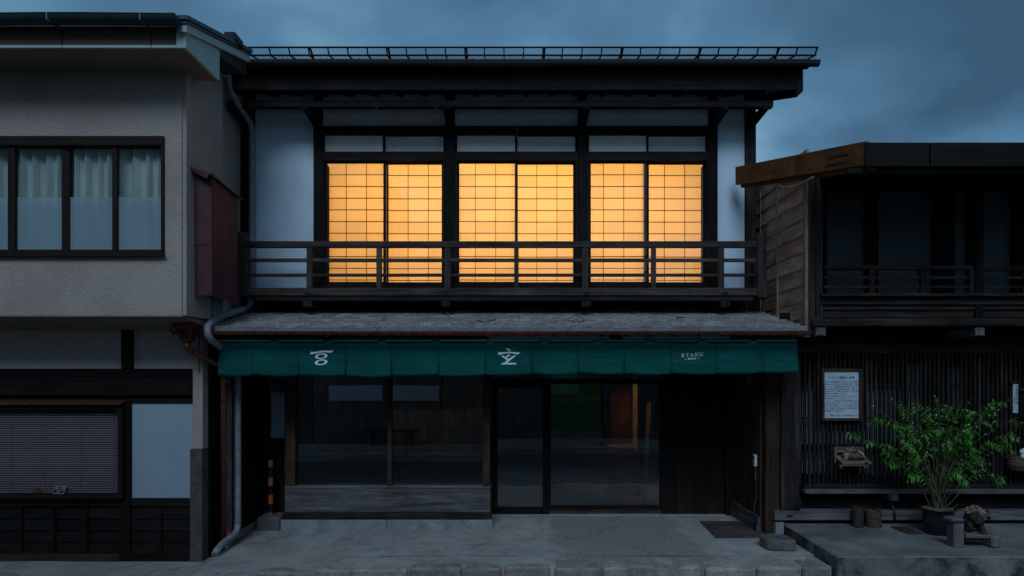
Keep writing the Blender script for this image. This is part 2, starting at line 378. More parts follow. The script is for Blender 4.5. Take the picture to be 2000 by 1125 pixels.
M['film'] = frosted('frosted_window_film', (0.30, 0.38, 0.40))
M['frost'] = simple('frosted_glass_film', (0.22, 0.28, 0.29), 0.45, spec=0.3, nscale=1.5, namt=0.10)
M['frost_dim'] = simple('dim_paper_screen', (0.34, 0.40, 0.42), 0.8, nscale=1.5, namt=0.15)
M['frost2'] = simple('frosted_transom_glass', (0.66, 0.53, 0.45), 0.3, spec=0.6, nscale=2.0, namt=0.10)
M['curtain'] = simple('pale_curtain', (0.64, 0.68, 0.62), 0.9, spec=0.1, nscale=3, namt=0.08)
M['blind'] = simple('grey_blind_slat', (0.50, 0.35, 0.37), 0.4, namt=0.05)
M['noren'] = cloth('green_noren_cloth', (0.006, 0.078, 0.066))
M['white_ink'] = simple('white_print', (0.78, 0.80, 0.80), 0.9, spec=0.1, namt=0.05)
M['black_ink'] = simple('black_ink', (0.012, 0.012, 0.014), 0.8)
M['white_paper'] = simple('white_notice_paper', (0.46, 0.50, 0.53), 0.8, spec=0.2, nscale=4, namt=0.05)
M['granite'] = stone('grey_granite', (0.30, 0.30, 0.30), (0.11, 0.11, 0.115), 110, b=0.15)
M['kerb'] = stone('brown_kerb_stone', (0.36, 0.285, 0.245), (0.23, 0.18, 0.155), 26, b=0.5)
M['block'] = stone('aggregate_block', (0.20, 0.17, 0.155), (0.07, 0.06, 0.055), 60, b=0.7)
M['apron'] = concrete('apron_concrete', (0.43, 0.365, 0.325), (0.31, 0.265, 0.235), patch=(0.55, 2.1, (0.24, 0.20, 0.18)), crack=0.25, b=0.35)
M['pave'] = concrete('pavement_concrete', (0.42, 0.35, 0.31), (0.31, 0.26, 0.23), b=0.35, crack=0.4)
M['platform'] = concrete('platform_concrete', (0.25, 0.22, 0.195), (0.115, 0.102, 0.094), moss=(0.020, 0.026, 0.012), b=0.3, crack=0.0)
M['kerb_pale'] = concrete('pale_pavement', (0.55, 0.51, 0.47), (0.36, 0.33, 0.31), b=0.3)
M['asphalt'] = concrete('road_asphalt', (0.15, 0.145, 0.14), (0.10, 0.10, 0.10), b=0.5)
M['room'] = simple('room_plaster', (0.62, 0.54, 0.42), 0.9, spec=0.1)
M['straw_floor'] = simple('orange_straw_floor', (0.55, 0.30, 0.11), 0.8)
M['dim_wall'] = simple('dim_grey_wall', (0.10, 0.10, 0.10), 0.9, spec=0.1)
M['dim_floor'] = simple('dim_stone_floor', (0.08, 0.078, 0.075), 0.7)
M['kumiko'] = wood('shoji_lattice_wood', (0.05, 0.030, 0.016), (0.11, 0.065, 0.035), 'x')
M['white_plastic'] = simple('white_plastic', (0.62, 0.62, 0.60), 0.5, namt=0.03)
M['black_plastic'] = simple('black_plastic', (0.010, 0.011, 0.013), 0.4)
M['orange'] = simple('orange_paint', (0.50, 0.13, 0.03), 0.6)
M['cable'] = simple('blue_black_cable', (0.012, 0.022, 0.045), 0.4)
M['leaf'] = None

exec('''
def leafmat(name, c1, c2, c3):
    m, N, L, p = newmat(name); N.remove(p); o = N['Material Output']
    v = coords(N, L, (1,1,1)); n = noise_n(N, L, v, 14, 3, 0.7)
    r = ramp(N, [(0.3, c1), (0.5, c2), (0.7, c3)]); L.new(n, r.inputs[0])
    d = N.new('ShaderNodeBsdfDiffuse'); t = N.new('ShaderNodeBsdfTranslucent'); g = N.new('ShaderNodeBsdfGlossy'); g.inputs['Roughness'].default_value = 0.45; g.inputs[0].default_value = (.8,.85,.8,1)
    L.new(r.outputs[0], d.inputs[0]); L.new(r.outputs[0], t.inputs[0])
    x = N.new('ShaderNodeMixShader'); x.inputs[0].default_value = 0.35; L.new(d.outputs[0], x.inputs[1]); L.new(t.outputs[0], x.inputs[2])
    y = N.new('ShaderNodeMixShader'); y.inputs[0].default_value = 0.035; L.new(x.outputs[0], y.inputs[1]); L.new(g.outputs[0], y.inputs[2])
    L.new(y.outputs[0], o.inputs[0]); return m
''')
M['leaf'] = leafmat('green_leaf', (0.020, 0.110, 0.010), (0.095, 0.31, 0.028), (0.24, 0.47, 0.06))
M['twig'] = simple('green_brown_twig', (0.075, 0.075, 0.03), 0.8, namt=0.4)
M['flower'] = simple('small_white_flower', (0.62, 0.62, 0.55), 0.8)
M['pink'] = simple('pink_flower', (0.62, 0.12, 0.20), 0.8, nscale=30, namt=0.4)
M['gravel'] = stone('pot_gravel', (0.38, 0.29, 0.23), (0.12, 0.09, 0.07), 60, b=0.9)
M['bark'] = stone('rough_bark', (0.085, 0.065, 0.055), (0.022, 0.017, 0.015), 30, b=0.9)
M['bark_brown'] = stone('brown_bark', (0.17, 0.10, 0.065), (0.055, 0.032, 0.022), 30, b=0.9)
M['root'] = stone('carved_root_wood', (0.050, 0.032, 0.024), (0.014, 0.010, 0.008), 14, b=0.8)
M['carved'] = stone('carved_brown_wood', (0.24, 0.125, 0.09), (0.11, 0.06, 0.045), 12, 0.5, b=0.3)
M['basket'] = wood('woven_straw', (0.06, 0.045, 0.03), (0.17, 0.13, 0.085), 'x', b=0.8)
M['mat'] = wood('brown_board_mat', (0.060, 0.048, 0.042), (0.10, 0.083, 0.073), 'x', b=0.4)
M['greenish'] = simple('pale_green_screen', (0.22, 0.50, 0.24), 0.8, nscale=2)
M['green_wall'] = simple('dark_green_wall', (0.05, 0.21, 0.07), 0.8)
M['dim_olive'] = simple('dull_olive_board', (0.035, 0.028, 0.010), 0.8)
M['olive'] = simple('olive_board', (0.26, 0.23, 0.07), 0.8)

# ------------------------------------------------------------------ ground
tag(MB().grid(lambda u, v: (-200 + 400 * u, -200 + 400 * v, -0.33), 8, 8, False).build('road', M['asphalt']), kind='structure')
def gz(x, y):
    t = max(0.0, min(1.0, (-1.0 - x) / 2.4)); t = t * t * (3 - 2 * t)
    return -0.095 * t + 0.006 * noise.noise(Vector((x * 1.3, y * 1.3, 0)))
ap = MB(); X0, X1, Y0, Y1 = -3.43, 3.32, -1.86, 0.34
def left_edge(y): return -3.43 + 0.10 * max(0.0, min(1.0, (-1.0 - y) / 1.1))
ap.grid(lambda u, v: ((lambda y: (left_edge(y) + (X1 - left_edge(y)) * u, y, gz(X0 + (X1 - X0) * u, y)))(Y0 + (Y1 - Y0) * v)), 60, 24)
ap.box(-3.33, 3.30, -2.27, -1.85, -0.33, -0.11)
pavement = tag(ap.build('pavement', M['apron']), kind='structure')
# slab edge and mortar bed under the kerb stones
ap2 = MB(); ap2.grid(lambda u, v: (-3.33 + 6.63 * u, -2.275 + 0.43 * v, gz(-3.33 + 6.63 * u, -2.2) - 0.004), 50, 2)
ap2.grid(lambda u, v: (-3.33 + 6.63 * u, -2.275, -.33 + (gz(-3.33 + 6.63 * u, -2.2) + .326) * v), 50, 1)
ap2.build('mortar_bed', M['apron'], pavement)
edges = [383, 432, 500, 612, 690, 800, 906, 982, 1078, 1175, 1225, 1280, 1372, 1470, 1560, 1618]
for i in range(len(edges) - 1):
    y = -2.25; g = 0.014
    xa, xb = P(edges[i], y) + g * R.uniform(.5, 2), P(edges[i + 1], y) - g
    yb = -2.00 + R.uniform(-0.17, 0.13); yf = -2.31 + R.uniform(-0.05, 0.03); n = 7
    back = [(xb + (xa - xb) * t / n, yb + R.uniform(-.035, .035) - (0.10 if t in (0, n) else 0.03 if t in (1, n - 1) else 0)) for t in range(n + 1)]
    front = [(xa + (xb - xa) * t / n, yf + R.uniform(-.012, .012)) for t in range(n + 1)]
    zc = gz((xa + xb) / 2, -2.2) + R.uniform(-.002, .006)
    st = MB(); st.prism_up(front + back, -0.32, zc)
    for v in st.v[len(st.v) // 2:]: v.z += 0.012 * noise.noise(v * 9)
    st.build('kerb_stone', M['kerb'], pavement, bevel=0.022)
lp = MB(); lp.grid(lambda u, v: (-9 + 5.68 * u, -2.75 + 1.6 * v, -0.21 + 0.006 * noise.noise(Vector((u * 9, v * 4, 3)))), 40, 10)
lp.box(-9, -3.34, -2.76, -2.70, -0.33, -0.215)
tag(lp.build('pavement', M['pave']), kind='structure')
# raised platform in front of the right-hand house
plat = MB(); xl0, xl1 = 3.33, 3.325
plat.hexa([(xl1,-2.35,-0.33),(10,-2.35,-0.33),(10,-0.80,-0.33),(xl0,-0.80,-0.33),(xl1,-2.35,0.125),(10,-2.35,0.125),(10,-0.80,0.150),(xl0,-0.80,0.150)])
platform = tag(plat.build('platform', M['platform'], bevel=0.012), kind='structure')
B('step_block', M['granite'], platform, P(1511, -0.93), P(1527, -0.93), -1.0, -0.88, 0.0, 0.17, 0.006)
# far pavement on the camera's side (it shows in the panes)
fp = MB(); fp.box(-12, 12, -10.9, -9.42, -0.33, -0.16); fp.box(-12, 12, -10.9, -9.95, -0.161, -0.01)
tag(fp.build('pavement', M['kerb_pale']), kind='structure')

hl_ = MB()  # unseen hills, added and sized to hold back low sky light
def hill(u, v):
    x = -260 + 520 * u; d = 34 + 150 * v
    h = 9 * (1 - math.cos(math.pi * min(1, v * 1.05))) / 2
    return (x, -d, -1 + h * (1 + .25 * noise.noise(Vector((x * .012, v * 2, 0)))) + 1.5 * noise.noise(Vector((x * .09, d * .09, 5))))
hl_.grid(hill, 90, 30)
tag(hl_.build('sky_blocking_hills', simple('blocker_hill_green', (.022, .040, .018), .95, nscale=.4, namt=.5, world=True)), kind='structure')
# ------------------------------------------------------------------ the lit house in the middle
inn = thing('inn_building', 'two storey timber house with glowing paper windows above a wooden railing and lower board roof', 'house', (0, 0.5, 0))
def xs(a, b, y): return P(a, y), P(b, y)
# plaster
yw = 0.0
zt = 5.90
for (a, b, z0, z1) in [(462, 620, 3.03, zt), (1393, 1466, 3.03, zt)]:
    B('plaster_panel', M['plaster'], inn, P(a, yw), P(b, yw), yw, yw + .07, z0, z1)
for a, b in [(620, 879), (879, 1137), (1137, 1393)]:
    B('plaster_panel', M['plaster_bounce'], inn, P(a, yw) + .002, P(b, yw) - .002, yw + .001, yw + .07, Q(252, 0), zt)
# posts
for a, b in [(612, 629), (870, 888), (1129, 1146), (1385, 1402)]:
    B('post', M['black_z'], inn, P(a, -.05), P(b, -.05), -0.05, 0.085, 2.75, 5.80, 0.005)
B('corner_post', M['old_z'], inn, P(1456, -.04), P(1475, -.04), -0.04, 0.12, 2.55, 5.83, 0.006)
B('corner_post', M['black_z'], inn, P(470, -.03), P(497, -.03), -0.03, 0.10, 2.55, 5.83, 0.006)
# horizontal members
B('lintel', M['black_x'], inn, P(629, -.03), P(1385, -.03), -0.032, 0.08, Q(259, 0), Q(247, 0), 0.004)
B('rail', M['dark_x'], inn, P(629, -.03), P(1385, -.03), -0.030, 0.115, Q(315, 0), Q(297, 0), 0.004)
B('header', M['black_x'], inn, P(629, -.03), P(1385, -.03), 0.117, 0.303, Q(315, 0) + .075, Q(259, 0) + .1)
B('sill', M['dark_x'], inn, P(620, -.03), P(1393, -.03), -0.034, 0.30, Q(575, 0), Q(554, 0), 0.004)
B('wall_plate', M['black_x'], inn, P(470, 0), P(1475, 0), -0.045, 0.05, 5.801, 5.95)
B('under_wall', M['black_x'], inn, P(470, 0), P(1470, 0), 0.01, 0.09, 2.5, Q(575, 0) - .002)
# sliding glass sashes, paper screens, transom lights
bays = [(629, 870), (888, 1129), (1146, 1385)]
YS = 0.24
def sash(x0, x1, z0, z1, y, st, name='window_sash', gl='glass', mat='black_z', b=None, t=None):
    f = MB(); b = b or st; t = t or st
    f.box(x0, x0 + st, y, y + .03, z0, z1); f.box(x1 - st, x1, y, y + .03, z0, z1)
    f.box(x0 + st, x1 - st, y + .001, y + .029, z0, z0 + b); f.box(x0 + st, x1 - st, y + .001, y + .029, z1 - t, z1)
    o = f.build(name, M[mat], inn)
    MB().box(x0 + st, x1 - st, y + .013, y + .017, z0 + b, z1 - t).build('pane', M[gl], o)
    return o
proto = None
for bi, (a, b) in enumerate(bays):
    xa, xb = P(a, 0) + .002, P(b, 0) - .002
    z0, z1 = Q(554, 0) + .001, Q(315, 0) - .001
    B('jamb', M['dark_z'], inn, xa, xa + .028, -0.02, 0.30, z0, z1); B('jamb', M['dark_z'], inn, xb - .028, xb, -0.02, 0.30, z0, z1)
    xc = (xa + xb) / 2
    sash(xa + .029, xc + .020, z0, z1 - .002, 0.03, 0.028, t=.014); sash(xc - .020, xb - .029, z0, z1 - .002, 0.075, 0.028, t=.014)
    # small top lights
    tz0, tz1 = Q(297, 0) + .001, Q(259, 0) - .001
    sash(xa + .001, xc + .012, tz0, tz1, 0.02, 0.030, 'transom_window', 'frost2', b=0.012); sash(xc - .018, xb - .001, tz0, tz1, 0.055, 0.030, 'transom_window', 'frost2', b=0.012)
    # paper screens with their lattice (ten rows of three sheets)
    cw = 39.5 / S * (D + 0.0); zz0, zz1 = z0 - .03, z1 + .08
    bars = [Q(341 + 22.85 * j, YS) for j in range(10)]; lev = [zz1] + bars + [zz0]
    for sgn in (-1, 1):
        x0 = xc - 3 * cw - .03 if sgn < 0 else xc + .004
        w3 = 3 * cw + .026; yy = YS + (0.0 if sgn < 0 else 0.036)
        fr = MB()
        fr.box(x0 - .022, x0, yy, yy + .03, zz0, zz1); fr.box(x0 + w3, x0 + w3 + .022, yy, yy + .03, zz0, zz1)
        fr.box(x0, x0 + w3, yy + .001, yy + .029, zz0 - .02, zz0); fr.box(x0, x0 + w3, yy + .001, yy + .029, zz1, zz1 + .02)
        o = fr.build('shoji_screen', M['kumiko'], inn)
        cc = w3 / 3
        for i in range(1, 3): MB().box(x0 + cc * i - .0036, x0 + cc * i + .0036, yy + .006, yy + .018, zz0, zz1).build('lattice_bar', M['kumiko'], o)
        for z in bars: MB().box(x0, x0 + w3, yy + .004, yy + .0165, z - .0044, z + .0044).build('lattice_bar', M['kumiko'], o)
        for j in range(11):
            pm = None; za_, zb_ = lev[j + 1], lev[j]
            if j in (0, 1, 10):
                pm = MB().box(x0, x0 + cc, yy + .019, yy + .0196, za_, zb_).build('paper_pane', M['paper'], o)
                if j == 1: pmid = pm; zm = (za_ + zb_) / 2
                for i in (1, 2): copy_at(pm, (cc * i, 0, 0))
            else:
                for i in range(3): copy_at(pmid, (cc * i, 0, (za_ + zb_) / 2 - zm))
# lit room behind the paper
rm = MB(); rx0, rx1, ry0, ry1, rz0, rz1 = P(615, 0), P(1400, 0), 0.305, 3.6, 3.02, 5.12
rm.box(rx0 - .1, rx0, ry0 - .2, ry1, rz0, rz1); rm.box(rx1, rx1 + .1, ry0 - .2, ry1, rz0, rz1)
rm.box(rx0 - .1, rx1 + .1, ry1, ry1 + .1, rz0, rz1); rm.box(rx0 - .1, rx1 + .1, ry0 - .2, ry1 + .1, rz1, rz1 + .1); rm.build('upper_room', M['room'], inn)
B('upper_floor', M['straw_floor'], inn, rx0 - .1, rx1 + .1, ry0 - .2, ry1 + .1, rz0 - .1, rz0)
for i, x in enumerate((-1.72, 0.05, 1.82)):
    l = bpy.data.lights.new('room_lamp', 'AREA'); l.shape = 'RECTANGLE'; l.size = 1.1; l.size_y = 0.35; l.energy = (100, 128, 104)[i]; l.color = (1.0, 0.60, 0.165)
    o = bpy.data.objects.new('room_lamp', l); col.objects.link(o); o.location = (x, 2.15, 4.92); o.rotation_euler = (rad(-58), 0, 0)

# eave beam on projecting arms
zb = 5.44
B('eave_beam', M['dark_x'], inn, P(440, -.45), P(1508, -.45), -0.50, -0.40, zb, zb + .085, 0.005)
for a in (620, 879, 1137, 1393, 1466, 484):
    x = P(a, 0); m = MB()
    m.hexa([(x-.045,-.54,5.385),(x+.045,-.54,5.385),(x+.045,-.051,5.345),(x-.045,-.051,5.345),(x-.045,-.56,zb),(x+.045,-.56,zb),(x+.045,-.051,zb),(x-.045,-.051,zb)])
    m.build('eave_arm', M['black_y'], inn, bevel=0.006)
for px_, ln in ((735, .16), (1011, .55), (851, .10)):
    x = P(px_, -.5); pts = [(x + .012 * math.sin(t * .9), -.505, zb + .02 - ln * t / 8) for t in range(9)]
    c = MB().tube(pts, .004, 5)
    if ln < .3: c.tube([(x + .025 * math.cos(t) , -.507, zb - .03 + .03 * math.sin(t)) for t in [k * .6 for k in range(11)]], .004, 5)
    c.build('cord', M['black_plastic'], inn)
# upper roof
EY = -0.62; rxl, rxr = P(440, EY), P(1567, EY); sl_ = 0.34; zF = Q(176, EY); zT = Q(133, EY)
def rz(y): return zF + sl_ * (y - EY)
up = MB()
zR = zT + sl_ * (3.0 - EY)
up.hexa([(rxl,EY,rz(EY)),(rxr,EY,rz(EY)),(rxr,3.0,rz(3.0)),(rxl,3.0,rz(3.0)),(rxl,EY,zT),(rxr,EY,zT),(rxr,3.0,zR),(rxl,3.0,zR)])
up.hexa([(rxl,3.001,rz(3.0)),(rxr,3.001,rz(3.0)),(rxr,6.7,rz(EY)),(rxl,6.7,rz(EY)),(rxl,3.001,zR),(rxr,3.001,zR),(rxr,6.7,zT),(rxl,6.7,zT)])
roof = up.build('roof', M['black_x'], inn, bevel=0.006)
MB().hexa([(rxr-.08,EY-.02,rz(EY)-.10),(rxr+.002,EY-.02,rz(EY)-.02),(rxr+.002,2.9,rz(2.9)-.10),(rxr-.08,2.9,rz(2.9)-.10),(rxr-.08,EY-.02,zT-.002),(rxr+.002,EY-.02,zT-.002),(rxr+.002,2.9,zR-.05),(rxr-.08,2.9,zR-.05)]).build('verge_board', M['black_y'], roof)
B('drip_board', M['roof_dark'], roof, rxl - .05, rxr + .06, EY - .08, EY - .005, zT - .02, zT + .03)
# rafter ends under the eave
rf = None
for i in range(22):
    x = rxl + .12 + i * (rxr - rxl - .24) / 21
    if rf is None:
        rf = MB().hexa([(x-.025,EY+.08,rz(EY+.08)-.05),(x+.025,EY+.08,rz(EY+.08)-.05),(x+.025,0,rz(0)-.05),(x-.025,0,rz(0)-.05),(x-.025,EY+.08,rz(EY+.08)-.002),(x+.025,EY+.08,rz(EY+.08)-.002),(x+.025,0,rz(0)-.002),(x-.025,0,rz(0)-.002)]).build('rafter', M['black_y'], roof); xr0 = x
    else: copy_at(rf, (x - xr0, 0, 0))
def gutter(x0, x1, y, z, r, mat, name, parent, n=10):
    g = MB()
    def fn(u, v):
        t = math.pi + math.pi * v; return (x0 + (x1 - x0) * u, y + r * math.cos(t), z + r * math.sin(t) + .004 * math.sin(u * 11))
    def fi(u, v):
        t = 2 * math.pi - math.pi * v; return (x0 + (x1 - x0) * u, y + (r - .005) * math.cos(t), z + (r - .005) * math.sin(t) + .004 * math.sin(u * 11))
    g.grid(fn, 24, n); g.grid(fi, 24, n)
    g.tube([(x0 + (x1 - x0) * i / 24, y - r, z + .004 * math.sin(i / 24 * 11)) for i in range(25)], .006, 6)
    for xe in (x0, x1):
        g.add([(xe, y + r * math.cos(math.pi + math.pi * k / 8), z + r * math.sin(math.pi + math.pi * k / 8) + .004 * math.sin((0 if xe == x0 else 1) * 11)) for k in range(9)], [list(range(9))])
    return g.build(name, mat, parent)
gut = gutter(P(437, -.76), P(1599, -.76), -.76, Q(120.5, -.76), .058, M['gutter'], 'gutter', inn)
for i in range(16):
    x = P(480 + i * 74, -.76); zg = Q(119, -.76)
    MB().tube([(x, -.80, zg + .02), (x, -.66, zg + .025), (x, EY - .002, zg)], .005, 5).build('gutter_bracket', M['metal_dark'], gut)
# snow guard along the eave
sg = MB()
xg0, xg1 = P(447, -.89), P(1598, -.89)
T, Mi, Ba = (-.89, Q(92.5, -.89)), (-.83, Q(108, -.83)), (-.60, Q(116.5, -.60))
for (y, z), r in ((T, .008), (Mi, .008), (Ba, .007)): sg.tube([(xg0, y, z), (xg1, y, z)], r * 1.35, 6)
guard = sg.build('snow_guard', M['metal_dark'], inn)
st = None; nst = 31
for i in range(nst):
    x = xg0 + .012 + (xg1 - xg0 - .024) * i / (nst - 1)
    if st is None:
        st = MB().beam((x, *T), (x, *Mi), .014, .018, (0,1,0)).beam((x, *Mi), (x, *Ba), .014, .018).build('strut', M['metal_dark'], guard); xs0 = x
    else: copy_at(st, (x - xs0, 0, 0))
st2 = None
for i in range(1, nst, 4):
    x = xg0 + .012 + (xg1 - xg0 - .024) * (i - 1) / (nst - 1) + .02
    if st2 is None:
        st2 = MB().beam((x, *T), (x, -.72, Q(116, -.72)), .022, .018, (0,1,0)).build('brace', M['metal_dark'], guard); xs1 = x
    else: copy_at(st2, (x - xs1, 0, 0))
wm = MB()
def hexnet(a, b, rows, cw):
    a = Vector((0, *a)); b = Vector((0, *b)); n = int((xg1 - xg0) / cw)
    def pt(x, t): q = a.lerp(b, t); return Vector((x, q.y, q.z))
    def wire(p, q):
        d = (q - p).normalized(); s_ = d.cross(Vector((0, 1, 0))).normalized() * .0021; o = Vector((0, .0021, 0))
        wm.add([p - s_ - o, p + s_ - o, p + o * 1, q - s_ - o, q + s_ - o, q + o * 1], [(0, 1, 4, 3), (1, 2, 5, 4), (2, 0, 3, 5)])
    for r_ in range(rows):
        off = .5 * cw if r_ % 2 else 0
        t0, t1, t2 = r_ / rows, (r_ + .35) / rows, (r_ + 1) / rows
        for i in range(n):
            x = xg0 + off + i * cw
            wire(pt(x, t0), pt(x + cw / 2, t1)); wire(pt(x + cw / 2, t1), pt(x + cw, t0)); wire(pt(x + cw / 2, t1), pt(x + cw / 2, t2))
hexnet(T, Mi, 4, .034); hexnet(Mi, Ba, 5, .034)
tag(wm.build('wire_mesh', M['metal_dark'], guard), kind='stuff')

# balcony
yb = -0.5
def rail(px0, px1, py0, py1, name, mat, y0=yb - .03, y1=yb + .03, parent=None, bev=.005): return B(name, M[mat], parent or inn, P(px0, yb), P(px1, yb), y0, y1, Q(py1, yb), Q(py0, yb), bev)
bal = rail(480, 1479, 563, 578, 'balcony', 'rail_x', yb - .05, yb + .05)
rail(480, 1479, 472, 484, 'top_rail', 'rail_x', yb - .04, yb + .04, bal)
rail(480, 1479, 505, 512, 'middle_rail', 'rail_x', yb - .018, yb + .018, bal)
rail(480, 1479, 534.5, 540.5, 'middle_rail', 'rail_x', yb - .018, yb + .018, bal)
rail(490, 1470, 579, 588, 'floor_beam', 'dark_x', yb - .03, yb + .04, bal)
for a, b in [(600, 611), (736, 745.5), (869, 880), (1004.5, 1013), (1137, 1148), (1272, 1280.5), (1402, 1413)]:
    rail(a, b, 484, 563, 'baluster', 'rail_z', yb - .035, yb + .035, bal)
rail(465, 482, 455, 581, 'end_post', 'rail_z', yb - .07, yb + .07, bal); rail(1476, 1493, 457, 582, 'end_post', 'rail_z', yb - .07, yb + .07, bal)
for i in range(4):
    y0 = -.44 + i * .104; B('floor_board', M['dark_x'], bal, P(490, yb), P(1470, yb), y0, y0 + .10, Q(575, yb), Q(569, yb))
for a in (624, 878, 1137, 1392):
    x = P(a, 0); B('joist', M['dark_y'], bal, x - .06, x + .06, yb - .06, 0.0, Q(600, yb) , Q(588.3, yb), .006)
    B('clip', M['metal_dark'], bal, x - .035 - (.2 if a < 1000 else -.0) * 0, x + .035, yb - .062, yb - .051, Q(575, yb), Q(571, yb))
for a in (875, 1143, 1485, 1485):
    pass
for a, b_ in ((874, 494), (1142, 494), (1485, 494), (1485, 570)):
    x = P(a, yb); z = Q(b_, yb); yy = yb - (.071 if a > 1400 else .036)
    MB().tube([(x, yy - .006, z), (x, yy, z)], .009, 8).build('bolt', M['metal_dark'], bal)

# lower board roof
LX0, LX1 = P(341, -1.5), 3.385
def lz(y): return 2.515 + 0.215 * (y + 1.5)
lr = MB().hexa([(LX0,-1.47,lz(-1.47)-.05),(LX1,-1.47,lz(-1.47)-.05),(LX1,.0,lz(0)-.05),(LX0,.0,lz(0)-.05),(LX0,-1.47,lz(-1.47)-.02),(LX1,-1.47,lz(-1.47)-.02),(LX1,.0,lz(0)-.02),(LX0,.0,lz(0)-.02)]).build('lower_roof', M['dark_x'], inn)
rows = 8; ex = 1.5 / rows
for j in range(rows):
    y0 = -1.5 + ex * j; x = LX0 - R.uniform(0, .1)
    while x < LX1 - .02:
        w_ = R.uniform(.15, .27) if j else R.uniform(.2, .34)
        xa, xb = max(x, LX0), min(x + w_ - .004, LX1); x += w_
        if LX1 - x < .08: xb = LX1; x = LX1
        if xb - xa < .03: continue
        t = R.uniform(.014, .016); d = R.uniform(-.003, .003); c1 = c2 = R.uniform(0, .002)
        ya, ye = y0 + d, min(y0 + ex * 1.55, 0.02)
        za, zc = lz(ya) + .004, lz(ye) - .012
        MB().hexa([(xa,ya,za),(xb,ya,za),(xb,ye,zc-.004),(xa,ye,zc-.004),(xa,ya,za+t+c1),(xb,ya,za+t+c2),(xb,ye,zc+.003),(xa,ye,zc+.003)]).build('shingle', M['shingle'], lr)
B('edge_strip', M['grey_metal'], lr, LX0 + .01, LX1 - .01, -1.515, -1.47, lz(-1.5) - .030, lz(-1.5) - .002)
for i in range(26):
    x = LX0 + .1 + i * .282
    B('rafter', M['dark_y'], lr, x, x + .045, -1.40, .0, 0, 0) if False else MB().hexa([(x,-1.40,lz(-1.4)-.11),(x+.045,-1.40,lz(-1.4)-.11),(x+.045,.0,lz(0)-.11),(x,.0,lz(0)-.11),(x,-1.40,lz(-1.4)-.052),(x+.045,-1.40,lz(-1.4)-.052),(x+.045,.0,lz(0)-.052),(x,.0,lz(0)-.052)]).build('rafter', M['dark_y'], lr)
B('eave_beam', M['brown_x'], inn, P(440, -.85), 3.30, -0.92, -0.78, 2.30, 2.48, .005)
for a, b_ in ((955, 1190), (1215, 1425)):
    B('fascia_board', M['plaster'], inn, P(a, -1.3), P(b_, -1.3), -1.30, -1.285, Q(663, -1.3), Q(655, -1.3))
# copper gutter with its ornate rain head
cg = gutter(P(339, -1.59), P(1580, -1.59), -1.59, Q(648, -1.59), .042, M['copper'], 'copper_gutter', inn)
MB().tube([(P(340, -1.59) + .035 * math.cos(t), -1.59 - .012, Q(646, -1.59) + .012 + .035 * math.sin(t)) for t in [math.pi * 1.5 - k * .5 for k in range(12)]], .010, 6).build('scroll_end', M['copper'], cg)
hooks = [531, 637, 741, 847, 951, 1057, 1161, 1266, 1368, 1466, 1558]
for a in hooks:
    x = P(a, -1.6)
    MB().tube([(x - .02, -1.635, Q(643, -1.6)), (x - .012, -1.64, Q(650, -1.6)), (x, -1.60, Q(657, -1.6)), (x + .004, -1.50, Q(660, -1.6)), (x + .004, -1.46, Q(667, -1.6)), (x + .02, -1.46, Q(669, -1.6))], .006, 6).build('gutter_hook', M['copper'], cg)
hx, hy = P(367, -1.62), -1.64; zz = lambda py: Q(py, -1.62)
def rhead(py_top, py_bot, w0, w1, d0, d1):
    a, b_ = zz(py_bot), zz(py_top)
    return [(hx-w1,hy-d1,a),(hx+w1,hy-d1,a),(hx+w1,hy+d1,a),(hx-w1,hy+d1,a),(hx-w0,hy-d0,b_),(hx+w0,hy-d0,b_),(hx+w0,hy+d0,b_),(hx-w0,hy+d0,b_)]
rh = MB()
for a in [(631.5, 635, .125, .125, .10, .10), (635, 640, .115, .110, .09, .085), (640, 643, .12, .095, .095, .075), (643, 648, .085, .075, .065, .06), (648, 664, .072, .066, .06, .055), (664, 667, .075, .055, .06, .045), (667, 670, .05, .04, .042, .035)]: rh.hexa(rhead(*a))
rain = rh.build('rain_head', M['copper'], cg, bevel=.003)
rh2 = MB()
for sx_ in (-.034, .034): rh2.beam((hx + sx_, hy - .06, zz(651.5)), (hx + sx_, hy - .06, zz(660.5)), .006, .01, (0,1,0))
for zz_ in (650.5, 661.5): rh2.beam((hx - .028, hy - .06, zz(zz_)), (hx + .028, hy - .06, zz(zz_)), .01, .006)
for i in range(8): rh2.lathe([(.002, -.006), (.010, 0), (.002, .006)], (hx - .098 + i * .028, hy - .094, zz(637.5)), 6)
rh2.build('relief_moulding', M['copper'], cg)
dpx = P(437, -1.13)
MB().tube([(hx, hy, zz(669)), (hx, hy, zz(678)), (hx + .015, hy + .015, zz(684)), (hx + .05, hy + .06, zz(688)), (-3.50, -1.22, Q(712, -1.22)), (dpx, -1.15, Q(722, -1.15)), (dpx, -1.13, Q(735, -1.13)), (dpx, -1.13, Q(1063, -1.13))], .036, 10).build('copper_downpipe', M['copper'], cg)
for b_ in (745, 893, 1035):
    MB().box(dpx - .042, dpx + .075, -1.135, -1.115, Q(b_ + 5, -1.13), Q(b_ - 3, -1.13)).build('pipe_clip', M['copper'], cg)
